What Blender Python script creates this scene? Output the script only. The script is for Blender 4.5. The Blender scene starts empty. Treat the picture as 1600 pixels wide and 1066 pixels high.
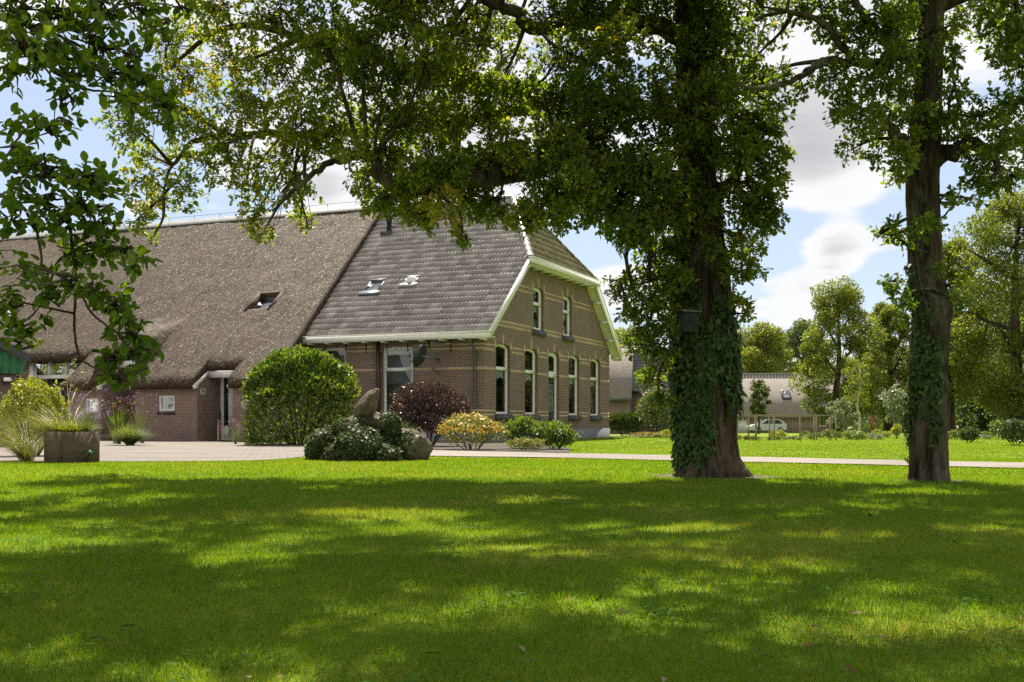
import bpy, bmesh, math, random
import numpy as np
from mathutils import Vector, Matrix, noise as mnoise
from mathutils.geometry import tessellate_polygon

random.seed(7)
RNG = np.random.default_rng(7)
scene = bpy.context.scene
COL = scene.collection

# ------------------------------------------------------------------ camera
F, CX, HY, CH = 1750.0, 800.0, 660.0, 0.65
cam_d = bpy.data.cameras.new('camera')
cam = bpy.data.objects.new('camera', cam_d)
COL.objects.link(cam)
cam.location = (0, 0, CH)
cam.rotation_euler = (math.radians(90), 0, 0)
cam_d.sensor_width = 36.0
cam_d.lens = F / 1600.0 * 36.0
cam_d.shift_y = (HY - 533.0) / 1600.0
cam_d.clip_start = 0.05
cam_d.clip_end = 3000.0
scene.camera = cam

# ------------------------------------------------------------------ light
SUN_EL, SUN_AZ = math.radians(58), math.radians(-3)      # azimuth from +Y, negative = left
sdir = Vector((math.sin(SUN_AZ) * math.cos(SUN_EL), math.cos(SUN_AZ) * math.cos(SUN_EL), math.sin(SUN_EL)))
sun_d = bpy.data.lights.new('sun', 'SUN')
sun = bpy.data.objects.new('sun', sun_d)
COL.objects.link(sun)
sun.rotation_euler = sdir.to_track_quat('Z', 'Y').to_euler()
sun.location = (0, 60, 80)
sun_d.energy = 4.7
sun_d.angle = math.radians(0.53)
sun_d.color = (1.0, 0.93, 0.80)
SKY_STRENGTH = 0.056
scene.view_settings.view_transform = 'Standard'
scene.view_settings.look = 'None'
scene.view_settings.exposure = 1.28
scene.view_settings.gamma = 1.0
scene.cycles.max_bounces = 7
scene.cycles.diffuse_bounces = 3
scene.cycles.transmission_bounces = 5
scene.cycles.transparent_max_bounces = 8
scene.cycles.use_denoising = False


def nd(nt, typ, x=0, y=0, **props):
    n = nt.nodes.new(typ)
    for k, v in props.items():
        setattr(n, k, v)
    return n


def setin(n, **kw):
    for k, v in kw.items():
        key = int(k[1:]) if (k[0] == '_' and k[1:].isdigit()) else k.replace('_', ' ')
        n.inputs[key].default_value = v


def math_n(nt, op, a, b=None, c=None, clamp=False):
    n = nd(nt, 'ShaderNodeMath', operation=op)
    n.use_clamp = clamp
    for i, v in enumerate((a, b, c)):
        if v is None:
            continue
        if isinstance(v, (int, float)):
            n.inputs[i].default_value = v
        else:
            nt.links.new(v, n.inputs[i])
    return n.outputs[0]


def ramp_n(nt, fac, stops, interp='LINEAR'):
    r = nd(nt, 'ShaderNodeValToRGB')
    r.color_ramp.interpolation = interp
    el = r.color_ramp.elements
    while len(el) < len(stops):
        el.new(0.5)
    for e, (p, c) in zip(el, stops):
        e.position = p
        e.color = (*c, 1) if len(c) == 3 else c
    nt.links.new(fac, r.inputs[0])
    return r.outputs[0]


def mix_n(nt, fac, a, b, blend='MIX'):
    m = nd(nt, 'ShaderNodeMix', data_type='RGBA', blend_type=blend)
    for sock, v in ((m.inputs[0], fac), (m.inputs[6], a), (m.inputs[7], b)):
        if isinstance(v, (int, float)):
            sock.default_value = v
        elif isinstance(v, tuple):
            sock.default_value = (*v, 1) if len(v) == 3 else v
        else:
            nt.links.new(v, sock)
    return m.outputs[2]


def noise_n(nt, vec, scale, detail=3.0, rough=0.55, mapscale=None, dist=0.0):
    if mapscale is not None:
        mp = nd(nt, 'ShaderNodeMapping')
        mp.inputs['Scale'].default_value = mapscale
        nt.links.new(vec, mp.inputs['Vector'])
        vec = mp.outputs[0]
    n = nd(nt, 'ShaderNodeTexNoise')
    n.inputs['Scale'].default_value = scale
    n.inputs['Detail'].default_value = detail
    n.inputs['Roughness'].default_value = rough
    n.inputs['Distortion'].default_value = dist
    nt.links.new(vec, n.inputs['Vector'])
    return n.outputs['Fac']


def build_world():
    w = bpy.data.worlds.new('World')
    scene.world = w
    w.use_nodes = True
    nt = w.node_tree
    nt.nodes.clear()
    out = nd(nt, 'ShaderNodeOutputWorld')
    bg = nd(nt, 'ShaderNodeBackground')
    bg.inputs['Strength'].default_value = SKY_STRENGTH
    sky = nd(nt, 'ShaderNodeTexSky', sky_type='NISHITA')
    sky.sun_disc = False
    sky.sun_elevation = SUN_EL
    sky.sun_rotation = SUN_AZ
    sky.altitude = 0
    sky.air_density = 1.0
    sky.dust_density = 0.6
    sky.ozone_density = 1.2
    tc = nd(nt, 'ShaderNodeTexCoord')
    d = tc.outputs['Generated']
    sep = nd(nt, 'ShaderNodeSeparateXYZ')
    nt.links.new(d, sep.inputs[0])
    # cloud layer seen in perspective: direction divided by its height
    zz = math_n(nt, 'ADD', math_n(nt, 'MAXIMUM', sep.outputs[2], 0.0), 0.13)
    cmb = nd(nt, 'ShaderNodeCombineXYZ')
    nt.links.new(math_n(nt, 'DIVIDE', sep.outputs[0], zz), cmb.inputs[0])
    nt.links.new(math_n(nt, 'DIVIDE', sep.outputs[1], zz), cmb.inputs[1])
    nt.links.new(math_n(nt, 'MULTIPLY', sep.outputs[2], 6.0), cmb.inputs[2])
    n1 = noise_n(nt, cmb.outputs[0], 1.25, 7.0, 0.56)
    val = n1
    # where the large clouds and the clear stretches lie (fixed sky directions)
    for (px, py, rad, amt) in CLOUD_BIAS:
        c = Vector(((px - CX) / F, 1.0, (HY - py) / F)).normalized()
        dist = nd(nt, 'ShaderNodeVectorMath', operation='DISTANCE')
        nt.links.new(d, dist.inputs[0])
        dist.inputs[1].default_value = c
        mr = nd(nt, 'ShaderNodeMapRange', interpolation_type='SMOOTHSTEP')
        nt.links.new(dist.outputs['Value'], mr.inputs[0])
        mr.inputs[1].default_value = 0.0
        mr.inputs[2].default_value = rad / F
        mr.inputs[3].default_value = amt
        mr.inputs[4].default_value = 0.0
        val = math_n(nt, 'ADD', val, mr.outputs[0])
    hi = nd(nt, 'ShaderNodeMapRange', interpolation_type='SMOOTHSTEP')      # the cloud bank thins out overhead and behind
    nt.links.new(math_n(nt, 'SUBTRACT', sep.outputs[2], math_n(nt, 'MULTIPLY', sep.outputs[1], 0.28)), hi.inputs[0])
    hi.inputs[1].default_value = 0.12
    hi.inputs[2].default_value = 0.42
    hi.inputs[3].default_value = 0.0
    hi.inputs[4].default_value = 0.5
    val = math_n(nt, 'SUBTRACT', val, hi.outputs[0])
    mask = nd(nt, 'ShaderNodeMapRange', interpolation_type='SMOOTHSTEP')
    nt.links.new(val, mask.inputs[0])
    mask.inputs[1].default_value = 0.47
    mask.inputs[2].default_value = 0.57
    n2 = noise_n(nt, cmb.outputs[0], 2.1, 5.0, 0.55)
    thick = math_n(nt, 'ADD', math_n(nt, 'MULTIPLY', val, 0.75), math_n(nt, 'MULTIPLY', n2, 0.45))
    ccol = ramp_n(nt, thick, [(0.56, (7.4, 7.45, 7.5)), (0.72, (7.1, 7.13, 7.2)), (0.81, (5.5, 5.52, 5.65)), (0.94, (4.4, 4.42, 4.6))])
    skyc = mix_n(nt, 1.0, sky.outputs[0], (1.12, 1.12, 1.12), 'MULTIPLY')
    hz = mix_n(nt, math_n(nt, 'MULTIPLY', hi.outputs[0], 2.0), (4.7, 5.4, 6.6), (6.4, 6.2, 5.8))
    skyw = mix_n(nt, 0.6, skyc, hz)
    allc = mix_n(nt, mask.outputs[0], skyw, ccol)
    # unseen bright cloud bank added behind the camera as front fill light
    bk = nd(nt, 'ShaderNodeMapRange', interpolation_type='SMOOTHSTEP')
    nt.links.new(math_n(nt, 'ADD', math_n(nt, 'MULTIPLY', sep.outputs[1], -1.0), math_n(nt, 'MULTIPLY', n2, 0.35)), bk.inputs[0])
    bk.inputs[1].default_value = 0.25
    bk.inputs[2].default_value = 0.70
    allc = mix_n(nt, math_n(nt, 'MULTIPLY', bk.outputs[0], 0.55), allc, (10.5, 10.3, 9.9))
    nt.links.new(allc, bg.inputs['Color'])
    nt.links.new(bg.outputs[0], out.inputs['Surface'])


CLOUD_BIAS = [(1235, 215, 150, 0.30), (1340, 250, 130, 0.16), (1330, 110, 220, 0.12), (1160, 60, 300, 0.14), (1240, 350, 90, -0.04), (1420, 370, 150, -0.16),
              (1215, 385, 120, -0.17), (1310, 390, 60, 0.16), (1260, 450, 110, 0.2), (960, 430, 60, 0.12), (930, 380, 90, -0.25),
              (1560, 340, 90, -0.12), (180, 250, 200, -0.30), (210, 330, 45, 0.28), (360, 235, 60, 0.3), (500, 285, 50, 0.16),
              (400, 320, 80, -0.2), (700, 100, 330, 0.22)]
build_world()


# ------------------------------------------------------------------ helpers
def at(px, py, Y):
    return Vector(((px - CX) / F * Y, Y, CH + (HY - py) / F * Y))


def gp(px, py):
    Y = CH * F / (py - HY)
    return ((px - CX) / F * Y, Y)


def tag(o, label=None, cat=None, group=None, kind=None):
    if label:
        o['label'] = label
    if cat:
        o['category'] = cat
    if group:
        o['group'] = group
    if kind:
        o['kind'] = kind
    return o


def empty(name, loc=(0, 0, 0), rz=0.0):
    o = bpy.data.objects.new(name, None)
    o.empty_display_size = 0.3
    COL.objects.link(o)
    o.location = loc
    o.rotation_euler = (0, 0, rz)
    return o


def copy_tree(o, parent=None):
    c = o.copy()
    COL.objects.link(c)
    if parent is not None:
        c.parent = parent
    for ch in list(o.children):
        copy_tree(ch, c)
    return c


class G:
    """collects faces of any size, then links them as ONE mesh object"""
    def __init__(s):
        s.v, s.f, s.a, s.n = [], {}, {}, 0

    def add(s, V, Fc, attr=0.5):
        V = np.asarray(V, dtype=np.float64).reshape(-1, 3)
        Fc = np.asarray(Fc, dtype=np.int64)
        if Fc.ndim == 1:
            Fc = Fc.reshape(1, -1)
        k = Fc.shape[1]
        s.v.append(V)
        s.f.setdefault(k, []).append(Fc + s.n)
        at_ = np.full(len(Fc), attr, dtype=np.float32) if np.isscalar(attr) else np.asarray(attr, dtype=np.float32)
        s.a.setdefault(k, []).append(at_)
        s.n += len(V)
        return s

    def box(s, x0, x1, y0, y1, z0, z1, M=None, attr=0.5):
        V = np.array([[x, y, z] for z in (z0, z1) for y in (y0, y1) for x in (x0, x1)], dtype=float)
        if M is not None:
            V = np.array([M @ Vector(p) for p in V])
        s.add(V, [[0, 2, 3, 1], [4, 5, 7, 6], [0, 1, 5, 4], [2, 6, 7, 3], [0, 4, 6, 2], [1, 3, 7, 5]], attr)
        return s

    def bar(s, p, q, w, h, attr=0.5):
        """box beam from p to q, w wide (horizontal), h high"""
        p, q = Vector(p), Vector(q)
        d = (q - p)
        L = d.length
        d.normalize()
        side = d.cross(Vector((0, 0, 1)))
        if side.length < 1e-4:
            side = Vector((1, 0, 0))
        side.normalize()
        up = side.cross(d)
        M = Matrix((side, d, up)).transposed().to_4x4()
        M.translation = p
        return s.box(-w / 2, w / 2, 0, L, -h / 2, h / 2, M, attr)

    def prism(s, poly, ext, attr=0.5):
        """poly: list of 3-D points (planar), ext: extrusion vector"""
        P = [Vector(p) for p in poly]
        n = len(P)
        e = Vector(ext)
        V = P + [p + e for p in P]
        tr = tessellate_polygon([P])
        s.add(V, [list(t) for t in tr] + [[a + n, c + n, b + n] for a, b, c in tr], attr)
        s.add(V, [[i, (i + 1) % n, (i + 1) % n + n, i + n] for i in range(n)], attr)
        return s

    def tube(s, P, R, n=8, attr=0.5, cap=True):
        V, Fq = tube_np(P, R, n)
        s.add(V, Fq, attr)
        if cap:
            m = len(P)
            s.add(V[:n], [list(range(n - 1, -1, -1))], attr)
            s.add(V[(m - 1) * n:], [list(range(n))], attr)
        return s

    def lathe(s, prof, n=24, M=None, attr=0.5):
        m = len(prof)
        ang = np.linspace(0, 2 * np.pi, n, endpoint=False)
        V = np.array([[r * math.cos(a), r * math.sin(a), z] for r, z in prof for a in ang])
        if M is not None:
            V = np.array([M @ Vector(p) for p in V])
        Fq = [[i * n + j, i * n + (j + 1) % n, (i + 1) * n + (j + 1) % n, (i + 1) * n + j] for i in range(m - 1) for j in range(n)]
        s.add(V, Fq, attr)
        return s

    def build(s, name, mat, parent=None, smooth=False, uv=False, loc=None):
        me = bpy.data.meshes.new(name)
        V = np.concatenate(s.v) if s.v else np.zeros((0, 3))
        starts, loops, attrs, cur = [], [], [], 0
        for k in sorted(s.f):
            Fa = np.concatenate(s.f[k])
            starts.append(cur + np.arange(len(Fa)) * k)
            loops.append(Fa.ravel())
            attrs.append(np.concatenate(s.a[k]))
            cur += Fa.size
        me.vertices.add(len(V))
        me.vertices.foreach_set('co', V.astype(np.float32).ravel())
        lo = np.concatenate(loops).astype(np.int32)
        st = np.concatenate(starts).astype(np.int32)
        me.loops.add(len(lo))
        me.loops.foreach_set('vertex_index', lo)
        me.polygons.add(len(st))
        me.polygons.foreach_set('loop_start', st)
        me.update(calc_edges=True)
        at_ = me.attributes.new('rnd', 'FLOAT', 'FACE')
        at_.data.foreach_set('value', np.concatenate(attrs))
        if smooth:
            me.polygons.foreach_set('use_smooth', np.ones(len(st), dtype=bool))
        if uv:
            uvs = []
            for k in sorted(s.f):
                Fa = np.concatenate(s.f[k])
                P = V[Fa]
                nn = np.abs(np.cross(P[:, 1] - P[:, 0], P[:, 2] - P[:, 0]))
                ax = np.argmax(nn, axis=1)
                A = np.where((ax == 0)[:, None], P[:, :, 1], P[:, :, 0])
                B = np.where((ax == 2)[:, None], P[:, :, 1], P[:, :, 2])
                uvs.append(np.stack([A, B], -1).reshape(-1, 2))
            ul = me.uv_layers.new(name='UVMap')
            ul.data.foreach_set('uv', np.concatenate(uvs).astype(np.float32).ravel())
        if mat is not None:
            me.materials.append(mat)
        o = bpy.data.objects.new(name, me)
        COL.objects.link(o)
        if parent is not None:
            o.parent = parent
        if loc is not None:
            o.location = loc
        return o


def tube_np(P, R, n):
    P = np.asarray([tuple(p) for p in P], dtype=float)
    m = len(P)
    R = np.full(m, R, dtype=float) if np.isscalar(R) else np.asarray(R, dtype=float)
    T = np.gradient(P, axis=0)
    T /= np.linalg.norm(T, axis=1)[:, None] + 1e-9
    ref = np.array([0.0, 0, 1]) if abs(T[0, 2]) < 0.9 else np.array([1.0, 0, 0])
    N = np.cross(T[0], ref)
    N /= np.linalg.norm(N)
    ang = np.linspace(0, 2 * np.pi, n, endpoint=False)
    V = []
    for i in range(m):
        N = N - T[i] * np.dot(N, T[i])
        N /= np.linalg.norm(N) + 1e-9
        B = np.cross(T[i], N)
        V.append(P[i] + R[i] * (np.cos(ang)[:, None] * N + np.sin(ang)[:, None] * B))
    V = np.concatenate(V)
    i = np.arange(m - 1)[:, None]
    j = np.arange(n)[None, :]
    a = i * n + j
    b = i * n + (j + 1) % n
    Fq = np.stack([a, b, b + n, a + n], -1).reshape(-1, 4)
    return V, Fq


def smooth_path(P, k=6):
    """Catmull-Rom through the points"""
    P = np.asarray([tuple(p) for p in P], dtype=float)
    if len(P) < 3:
        t = np.linspace(0, 1, k + 1)[:, None]
        return P[0] * (1 - t) + P[-1] * t
    Q = np.vstack([2 * P[0] - P[1], P, 2 * P[-1] - P[-2]])
    out = []
    for i in range(1, len(Q) - 2):
        for t in np.linspace(0, 1, k, endpoint=False):
            a, b, c, d = Q[i - 1], Q[i], Q[i + 1], Q[i + 2]
            out.append(0.5 * (2 * b + (c - a) * t + (2 * a - 5 * b + 4 * c - d) * t * t + (3 * b - a - 3 * c + d) * t ** 3))
    out.append(P[-1])
    return np.array(out)


def unit(A):
    return A / (np.linalg.norm(A, axis=-1, keepdims=True) + 1e-9)


def vnoise(x, y, seed=0):
    xi, yi = np.floor(x).astype(np.int64), np.floor(y).astype(np.int64)
    fx, fy = x - xi, y - yi
    fx, fy = fx * fx * (3 - 2 * fx), fy * fy * (3 - 2 * fy)

    def h(a, b):
        n = (a * 374761393 + b * 668265263 + seed * 974711) & 0x7fffffff
        n = ((n ^ (n >> 13)) * 1274126177) & 0x7fffffff
        return ((n ^ (n >> 16)) & 0xffff) / 65535.0
    return (h(xi, yi) * (1 - fx) + h(xi + 1, yi) * fx) * (1 - fy) + (h(xi, yi + 1) * (1 - fx) + h(xi + 1, yi + 1) * fx) * fy


def fbm(x, y, seed=0, o=4):
    t, a, s = 0, 0.5, 0
    for i in range(o):
        t = t + a * vnoise(x * 2 ** i, y * 2 ** i, seed + i)
        s += a
        a *= 0.5
    return t / s


# leaf outlines: (along, across, lift) and faces
def half_leaf(pts, fold):
    mid = [(0, 0, 0), (1, 0, 0)]
    V = [mid[0]] + [(a, b, b * fold) for a, b in pts] + [mid[1]] + [(a, -b, b * fold) for a, b in pts]
    n = len(pts)
    f1 = [0] + list(range(1, n + 1)) + [n + 1]
    f2 = [0, n + 1] + list(range(2 * n + 1, n + 1, -1))
    return np.array(V, float), np.array([f1, f2])


LEAF = {
    'oval': half_leaf([(0.18, 0.2), (0.45, 0.30), (0.78, 0.2)], 0.35),
    'laurel': half_leaf([(0.3, 0.18), (0.7, 0.17)], 0.3),
    'oak': half_leaf([(0.2, 0.07), (0.3, 0.2), (0.42, 0.12), (0.58, 0.31), (0.7, 0.17), (0.85, 0.22)], 0.4),
    'ivy': half_leaf([(-0.12, 0.22), (0.1, 0.45), (0.32, 0.26), (0.62, 0.3), (0.75, 0.13)], 0.2),
    'small': (np.array([(0, 0, 0), (0.5, 0.3, 0.08), (1, 0, 0), (0.5, -0.3, 0.08)], float), np.array([[0, 1, 2, 3]])),
    'blade': (np.array([(0, 0.5, 0), (0, -0.5, 0), (1, -0.15, 0), (1, 0.15, 0)], float), np.array([[0, 1, 2, 3]])),
}


def add_leaves(g, C, D, Nn, L, W, kind, rnd=None):
    """one leaf per row of C: D along the leaf, Nn leaf normal"""
    C, D, Nn = np.asarray(C), unit(np.asarray(D)), np.asarray(Nn)
    n = len(C)
    if n == 0:
        return
    Nn = unit(Nn - D * np.sum(Nn * D, -1, keepdims=True))
    S = np.cross(Nn, D)
    T, Fc = LEAF[kind]
    L = np.broadcast_to(np.asarray(L, float), (n,))
    W = np.broadcast_to(np.asarray(W, float), (n,))
    V = (C[:, None, :] + (T[None, :, 0] * L[:, None])[..., None] * D[:, None, :]
         + (T[None, :, 1] * W[:, None])[..., None] * S[:, None, :] + (T[None, :, 2] * W[:, None])[..., None] * Nn[:, None, :])
    k = len(T)
    FF = (Fc[None] + (np.arange(n) * k)[:, None, None]).reshape(-1, Fc.shape[1])
    if rnd is None:
        rnd = RNG.random(n)
    g.add(V.reshape(-1, 3), FF, np.repeat(rnd, len(Fc)))


def rvec(n):
    return unit(RNG.normal(size=(n, 3)))


def in_ellipsoid(n, c, r, shell=0.45):
    return np.asarray(c) + rvec(n) * (RNG.random(n) ** shell)[:, None] * np.asarray(r)


def add_twigs(g, A, B, r0, r1, sag=0.06):
    """thin three-sided twigs from A to B with a bend in the middle"""
    n = len(A)
    if n == 0:
        return
    Mid = (A + B) / 2 + RNG.normal(size=(n, 3)) * np.linalg.norm(B - A, axis=1)[:, None] * sag
    d = unit(B - A)
    ref = np.where(np.abs(d[:, 2:3]) < 0.9, np.array([[0, 0, 1.0]]), np.array([[1.0, 0, 0]]))
    u = unit(np.cross(d, ref))
    v = np.cross(d, u)
    rings = []
    for P, r in ((A, r0), (Mid, (np.asarray(r0) + r1) / 2), (B, r1)):
        r = np.broadcast_to(np.asarray(r, float), (n,))[:, None]
        for k in range(3):
            a = k * 2.0944
            rings.append(P + r * (math.cos(a) * u + math.sin(a) * v))
    V = np.stack(rings, 1)
    Fc = np.array([[i * 3 + k, i * 3 + (k + 1) % 3, (i + 1) * 3 + (k + 1) % 3, (i + 1) * 3 + k] for i in range(2) for k in range(3)])
    g.add(V.reshape(-1, 3), (Fc[None] + (np.arange(n) * 9)[:, None, None]).reshape(-1, 4))


# ------------------------------------------------------------------ materials
def new_mat(name):
    m = bpy.data.materials.new(name)
    m.use_nodes = True
    nt = m.node_tree
    b = nt.nodes['Principled BSDF']
    return m, nt, b


def plain(name, col, rough=0.6, metal=0.0, var=0.12, scale=6.0, bump=0.0, spec=0.4):
    m, nt, b = new_mat(name)
    tc = nd(nt, 'ShaderNodeTexCoord')
    f = noise_n(nt, tc.outputs['Object'], scale, 5.0, 0.6)
    lo = tuple(c * (1 - var * 1.6) for c in col)
    hi = tuple(min(1, c * (1 + var)) for c in col)
    nt.links.new(ramp_n(nt, f, [(0.3, lo), (0.7, hi)]), b.inputs['Base Color'])
    b.inputs['Roughness'].default_value = rough
    b.inputs['Metallic'].default_value = metal
    b.inputs['Specular IOR Level'].default_value = spec
    if bump:
        bp = nd(nt, 'ShaderNodeBump')
        bp.inputs['Strength'].default_value = bump
        bp.inputs['Distance'].default_value = 0.02
        nt.links.new(f, bp.inputs['Height'])
        nt.links.new(bp.outputs[0], b.inputs['Normal'])
    return m


def leaf_mat(name, stops, trans=0.4, tcol=(1.5, 1.35, 0.5), rough=0.42, spec=0.45):
    m, nt, b = new_mat(name)
    at_ = nd(nt, 'ShaderNodeAttribute', attribute_name='rnd')
    c = ramp_n(nt, at_.outputs['Fac'], stops)
    nt.links.new(c, b.inputs['Base Color'])
    b.inputs['Roughness'].default_value = rough
    b.inputs['Specular IOR Level'].default_value = spec
    tr = nd(nt, 'ShaderNodeBsdfTranslucent')
    nt.links.new(mix_n(nt, 1.0, c, tcol, 'MULTIPLY'), tr.inputs['Color'])
    mx = nd(nt, 'ShaderNodeMixShader')
    mx.inputs[0].default_value = trans
    nt.links.new(b.outputs[0], mx.inputs[1])
    nt.links.new(tr.outputs[0], mx.inputs[2])
    nt.links.new(mx.outputs[0], nt.nodes['Material Output'].inputs['Surface'])
    return m


def brick_mat(name, c1, c2, mortar, w=0.22, h=0.0625, mort=0.011, dirt=0.35):
    m, nt, b = new_mat(name)
    uv = nd(nt, 'ShaderNodeUVMap', uv_map='UVMap')
    br = nd(nt, 'ShaderNodeTexBrick')
    br.offset = 0.5
    setin(br, Scale=1.0, Mortar_Size=mort, Mortar_Smooth=0.1, Bias=0.0, Brick_Width=w, Row_Height=h)
    br.inputs['Color1'].default_value = (*c1, 1)
    br.inputs['Color2'].default_value = (*c2, 1)
    br.inputs['Mortar'].default_value = (*mortar, 1)
    nt.links.new(uv.outputs[0], br.inputs['Vector'])
    tc = nd(nt, 'ShaderNodeTexCoord')
    f = noise_n(nt, tc.outputs['Object'], 1.3, 6.0, 0.65)
    f2 = noise_n(nt, tc.outputs['Object'], 14.0, 3.0, 0.6)
    c = mix_n(nt, ramp_n(nt, f, [(0.35, (0, 0, 0)), (0.75, (dirt, dirt, dirt))]), br.outputs['Color'], (0.07, 0.06, 0.05))
    c = mix_n(nt, 0.5, c, ramp_n(nt, f2, [(0.3, (0.6, 0.6, 0.6)), (0.7, (1.25, 1.2, 1.15))]), 'MULTIPLY')
    nt.links.new(c, b.inputs['Base Color'])
    b.inputs['Roughness'].default_value = 0.85
    b.inputs['Specular IOR Level'].default_value = 0.2
    bp = nd(nt, 'ShaderNodeBump', invert=True)
    bp.inputs['Strength'].default_value = 0.5
    bp.inputs['Distance'].default_value = 0.006
    nt.links.new(br.outputs['Fac'], bp.inputs['Height'])
    nt.links.new(bp.outputs[0], b.inputs['Normal'])
    return m


def bark_mat(name, dark, light, lichen=0.3, sc=9.0):
    m, nt, b = new_mat(name)
    tc = nd(nt, 'ShaderNodeTexCoord')
    o = tc.outputs['Object']
    f = noise_n(nt, o, sc, 6.0, 0.65, (1, 1, 0.16), 0.4)
    f2 = noise_n(nt, o, 2.6, 5.0, 0.6)
    f3 = noise_n(nt, o, 30.0, 4.0, 0.7, (1, 1, 0.5))
    c = ramp_n(nt, f, [(0.36, dark), (0.62, light)])
    c = mix_n(nt, ramp_n(nt, f2, [(0.52, (0, 0, 0)), (0.72, (lichen, lichen, lichen))]), c, (0.25, 0.28, 0.20))
    c = mix_n(nt, 0.6, c, ramp_n(nt, f3, [(0.3, (0.55, 0.55, 0.55)), (0.7, (1.3, 1.3, 1.3))]), 'MULTIPLY')
    nt.links.new(c, b.inputs['Base Color'])
    b.inputs['Roughness'].default_value = 0.95
    b.inputs['Specular IOR Level'].default_value = 0.1
    bp = nd(nt, 'ShaderNodeBump')
    bp.inputs['Strength'].default_value = 0.9
    bp.inputs['Distance'].default_value = 0.045
    nt.links.new(math_n(nt, 'ADD', f, math_n(nt, 'MULTIPLY', f3, 0.5)), bp.inputs['Height'])
    nt.links.new(bp.outputs[0], b.inputs['Normal'])
    return m


def glass_mat(name, tint=(0.75, 0.82, 0.78), refl=0.05):
    m, nt, b = new_mat(name)
    tr = nd(nt, 'ShaderNodeBsdfTransparent')
    tr.inputs[0].default_value = (*tint, 1)
    gl = nd(nt, 'ShaderNodeBsdfGlossy')
    gl.inputs['Roughness'].default_value = 0.015
    tc = nd(nt, 'ShaderNodeTexCoord')
    f = noise_n(nt, tc.outputs['Object'], 1.6, 1.0, 0.4)
    bp = nd(nt, 'ShaderNodeBump')
    bp.inputs['Strength'].default_value = 0.12
    bp.inputs['Distance'].default_value = 0.02
    nt.links.new(f, bp.inputs['Height'])
    nt.links.new(bp.outputs[0], gl.inputs['Normal'])
    fr = nd(nt, 'ShaderNodeFresnel')
    fr.inputs[0].default_value = 1.5
    mx = nd(nt, 'ShaderNodeMixShader')
    nt.links.new(math_n(nt, 'ADD', fr.outputs[0], refl, clamp=True), mx.inputs[0])
    nt.links.new(tr.outputs[0], mx.inputs[1])
    nt.links.new(gl.outputs[0], mx.inputs[2])
    nt.links.new(mx.outputs[0], nt.nodes['Material Output'].inputs['Surface'])
    return m


def thatch_mat(name, dark, mid, light, moss):
    m, nt, b = new_mat(name)
    tc = nd(nt, 'ShaderNodeTexCoord')
    o = tc.outputs['Object']
    f = noise_n(nt, o, 8.0, 8.0, 0.75, (1.6, 0.5, 0.5), 0.3)
    f2 = noise_n(nt, o, 0.7, 6.0, 0.66, (1.5, 0.5, 0.5), 0.5)
    f3 = noise_n(nt, o, 22.0, 6.0, 0.75, (1.6, 0.55, 0.55))
    c = ramp_n(nt, f, [(0.33, dark), (0.5, mid), (0.68, light)])
    c = mix_n(nt, ramp_n(nt, f2, [(0.5, (0, 0, 0)), (0.72, (0.55, 0.55, 0.55))]), c, moss)
    c = mix_n(nt, 0.75, c, ramp_n(nt, f3, [(0.35, (0.4, 0.4, 0.4)), (0.65, (1.5, 1.45, 1.4))]), 'MULTIPLY')
    nt.links.new(c, b.inputs['Base Color'])
    b.inputs['Roughness'].default_value = 0.75
    b.inputs['Specular IOR Level'].default_value = 0.25
    bp = nd(nt, 'ShaderNodeBump')
    bp.inputs['Strength'].default_value = 1.0
    bp.inputs['Distance'].default_value = 0.05
    nt.links.new(math_n(nt, 'ADD', f, math_n(nt, 'MULTIPLY', f3, 0.6)), bp.inputs['Height'])
    nt.links.new(bp.outputs[0], b.inputs['Normal'])
    return m


def attr_mat(name, stops, rough=0.8, spec=0.2, nscale=12.0, nvar=0.35, lichen=None):
    """colour by the per-face value, mottled"""
    m, nt, b = new_mat(name)
    at_ = nd(nt, 'ShaderNodeAttribute', attribute_name='rnd')
    c = ramp_n(nt, at_.outputs['Fac'], stops)
    tc = nd(nt, 'ShaderNodeTexCoord')
    f = noise_n(nt, tc.outputs['Object'], nscale, 5.0, 0.65)
    c = mix_n(nt, 1.0, c, ramp_n(nt, f, [(0.3, (1 - nvar,) * 3), (0.7, (1 + nvar,) * 3)]), 'MULTIPLY')
    if lichen:
        f2 = noise_n(nt, tc.outputs['Object'], lichen[0], 5.0, 0.7)
        c = mix_n(nt, ramp_n(nt, f2, [(lichen[2], (0, 0, 0)), (lichen[2] + 0.1, (lichen[3],) * 3)]), c, lichen[1])
    nt.links.new(c, b.inputs['Base Color'])
    b.inputs['Roughness'].default_value = rough
    b.inputs['Specular IOR Level'].default_value = spec
    return m


M = {}
M['brick'] = brick_mat('brown_brick', (0.20, 0.108, 0.078), (0.118, 0.066, 0.05), (0.31, 0.265, 0.22))
M['porch_brick'] = brick_mat('red_brick', (0.245, 0.125, 0.10), (0.165, 0.088, 0.072), (0.34, 0.295, 0.26))
M['yellow_brick'] = brick_mat('yellow_brick', (0.56, 0.43, 0.25), (0.47, 0.35, 0.19), (0.40, 0.33, 0.24), dirt=0.2)
M['planter_brick'] = brick_mat('mossy_brick', (0.16, 0.11, 0.07), (0.10, 0.075, 0.05), (0.11, 0.10, 0.07), dirt=0.6)
M['plinth'] = plain('plinth_grey', (0.16, 0.16, 0.18), 0.8, var=0.15)
M['cream'] = plain('cream_paint', (0.70, 0.69, 0.65), 0.45, var=0.08)
M['white'] = plain('white_paint', (0.82, 0.81, 0.76), 0.4, var=0.06)
M['sill'] = plain('dark_stone', (0.045, 0.045, 0.055), 0.5)
M['door'] = plain('dark_green_paint', (0.008, 0.016, 0.013), 0.3)
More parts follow.
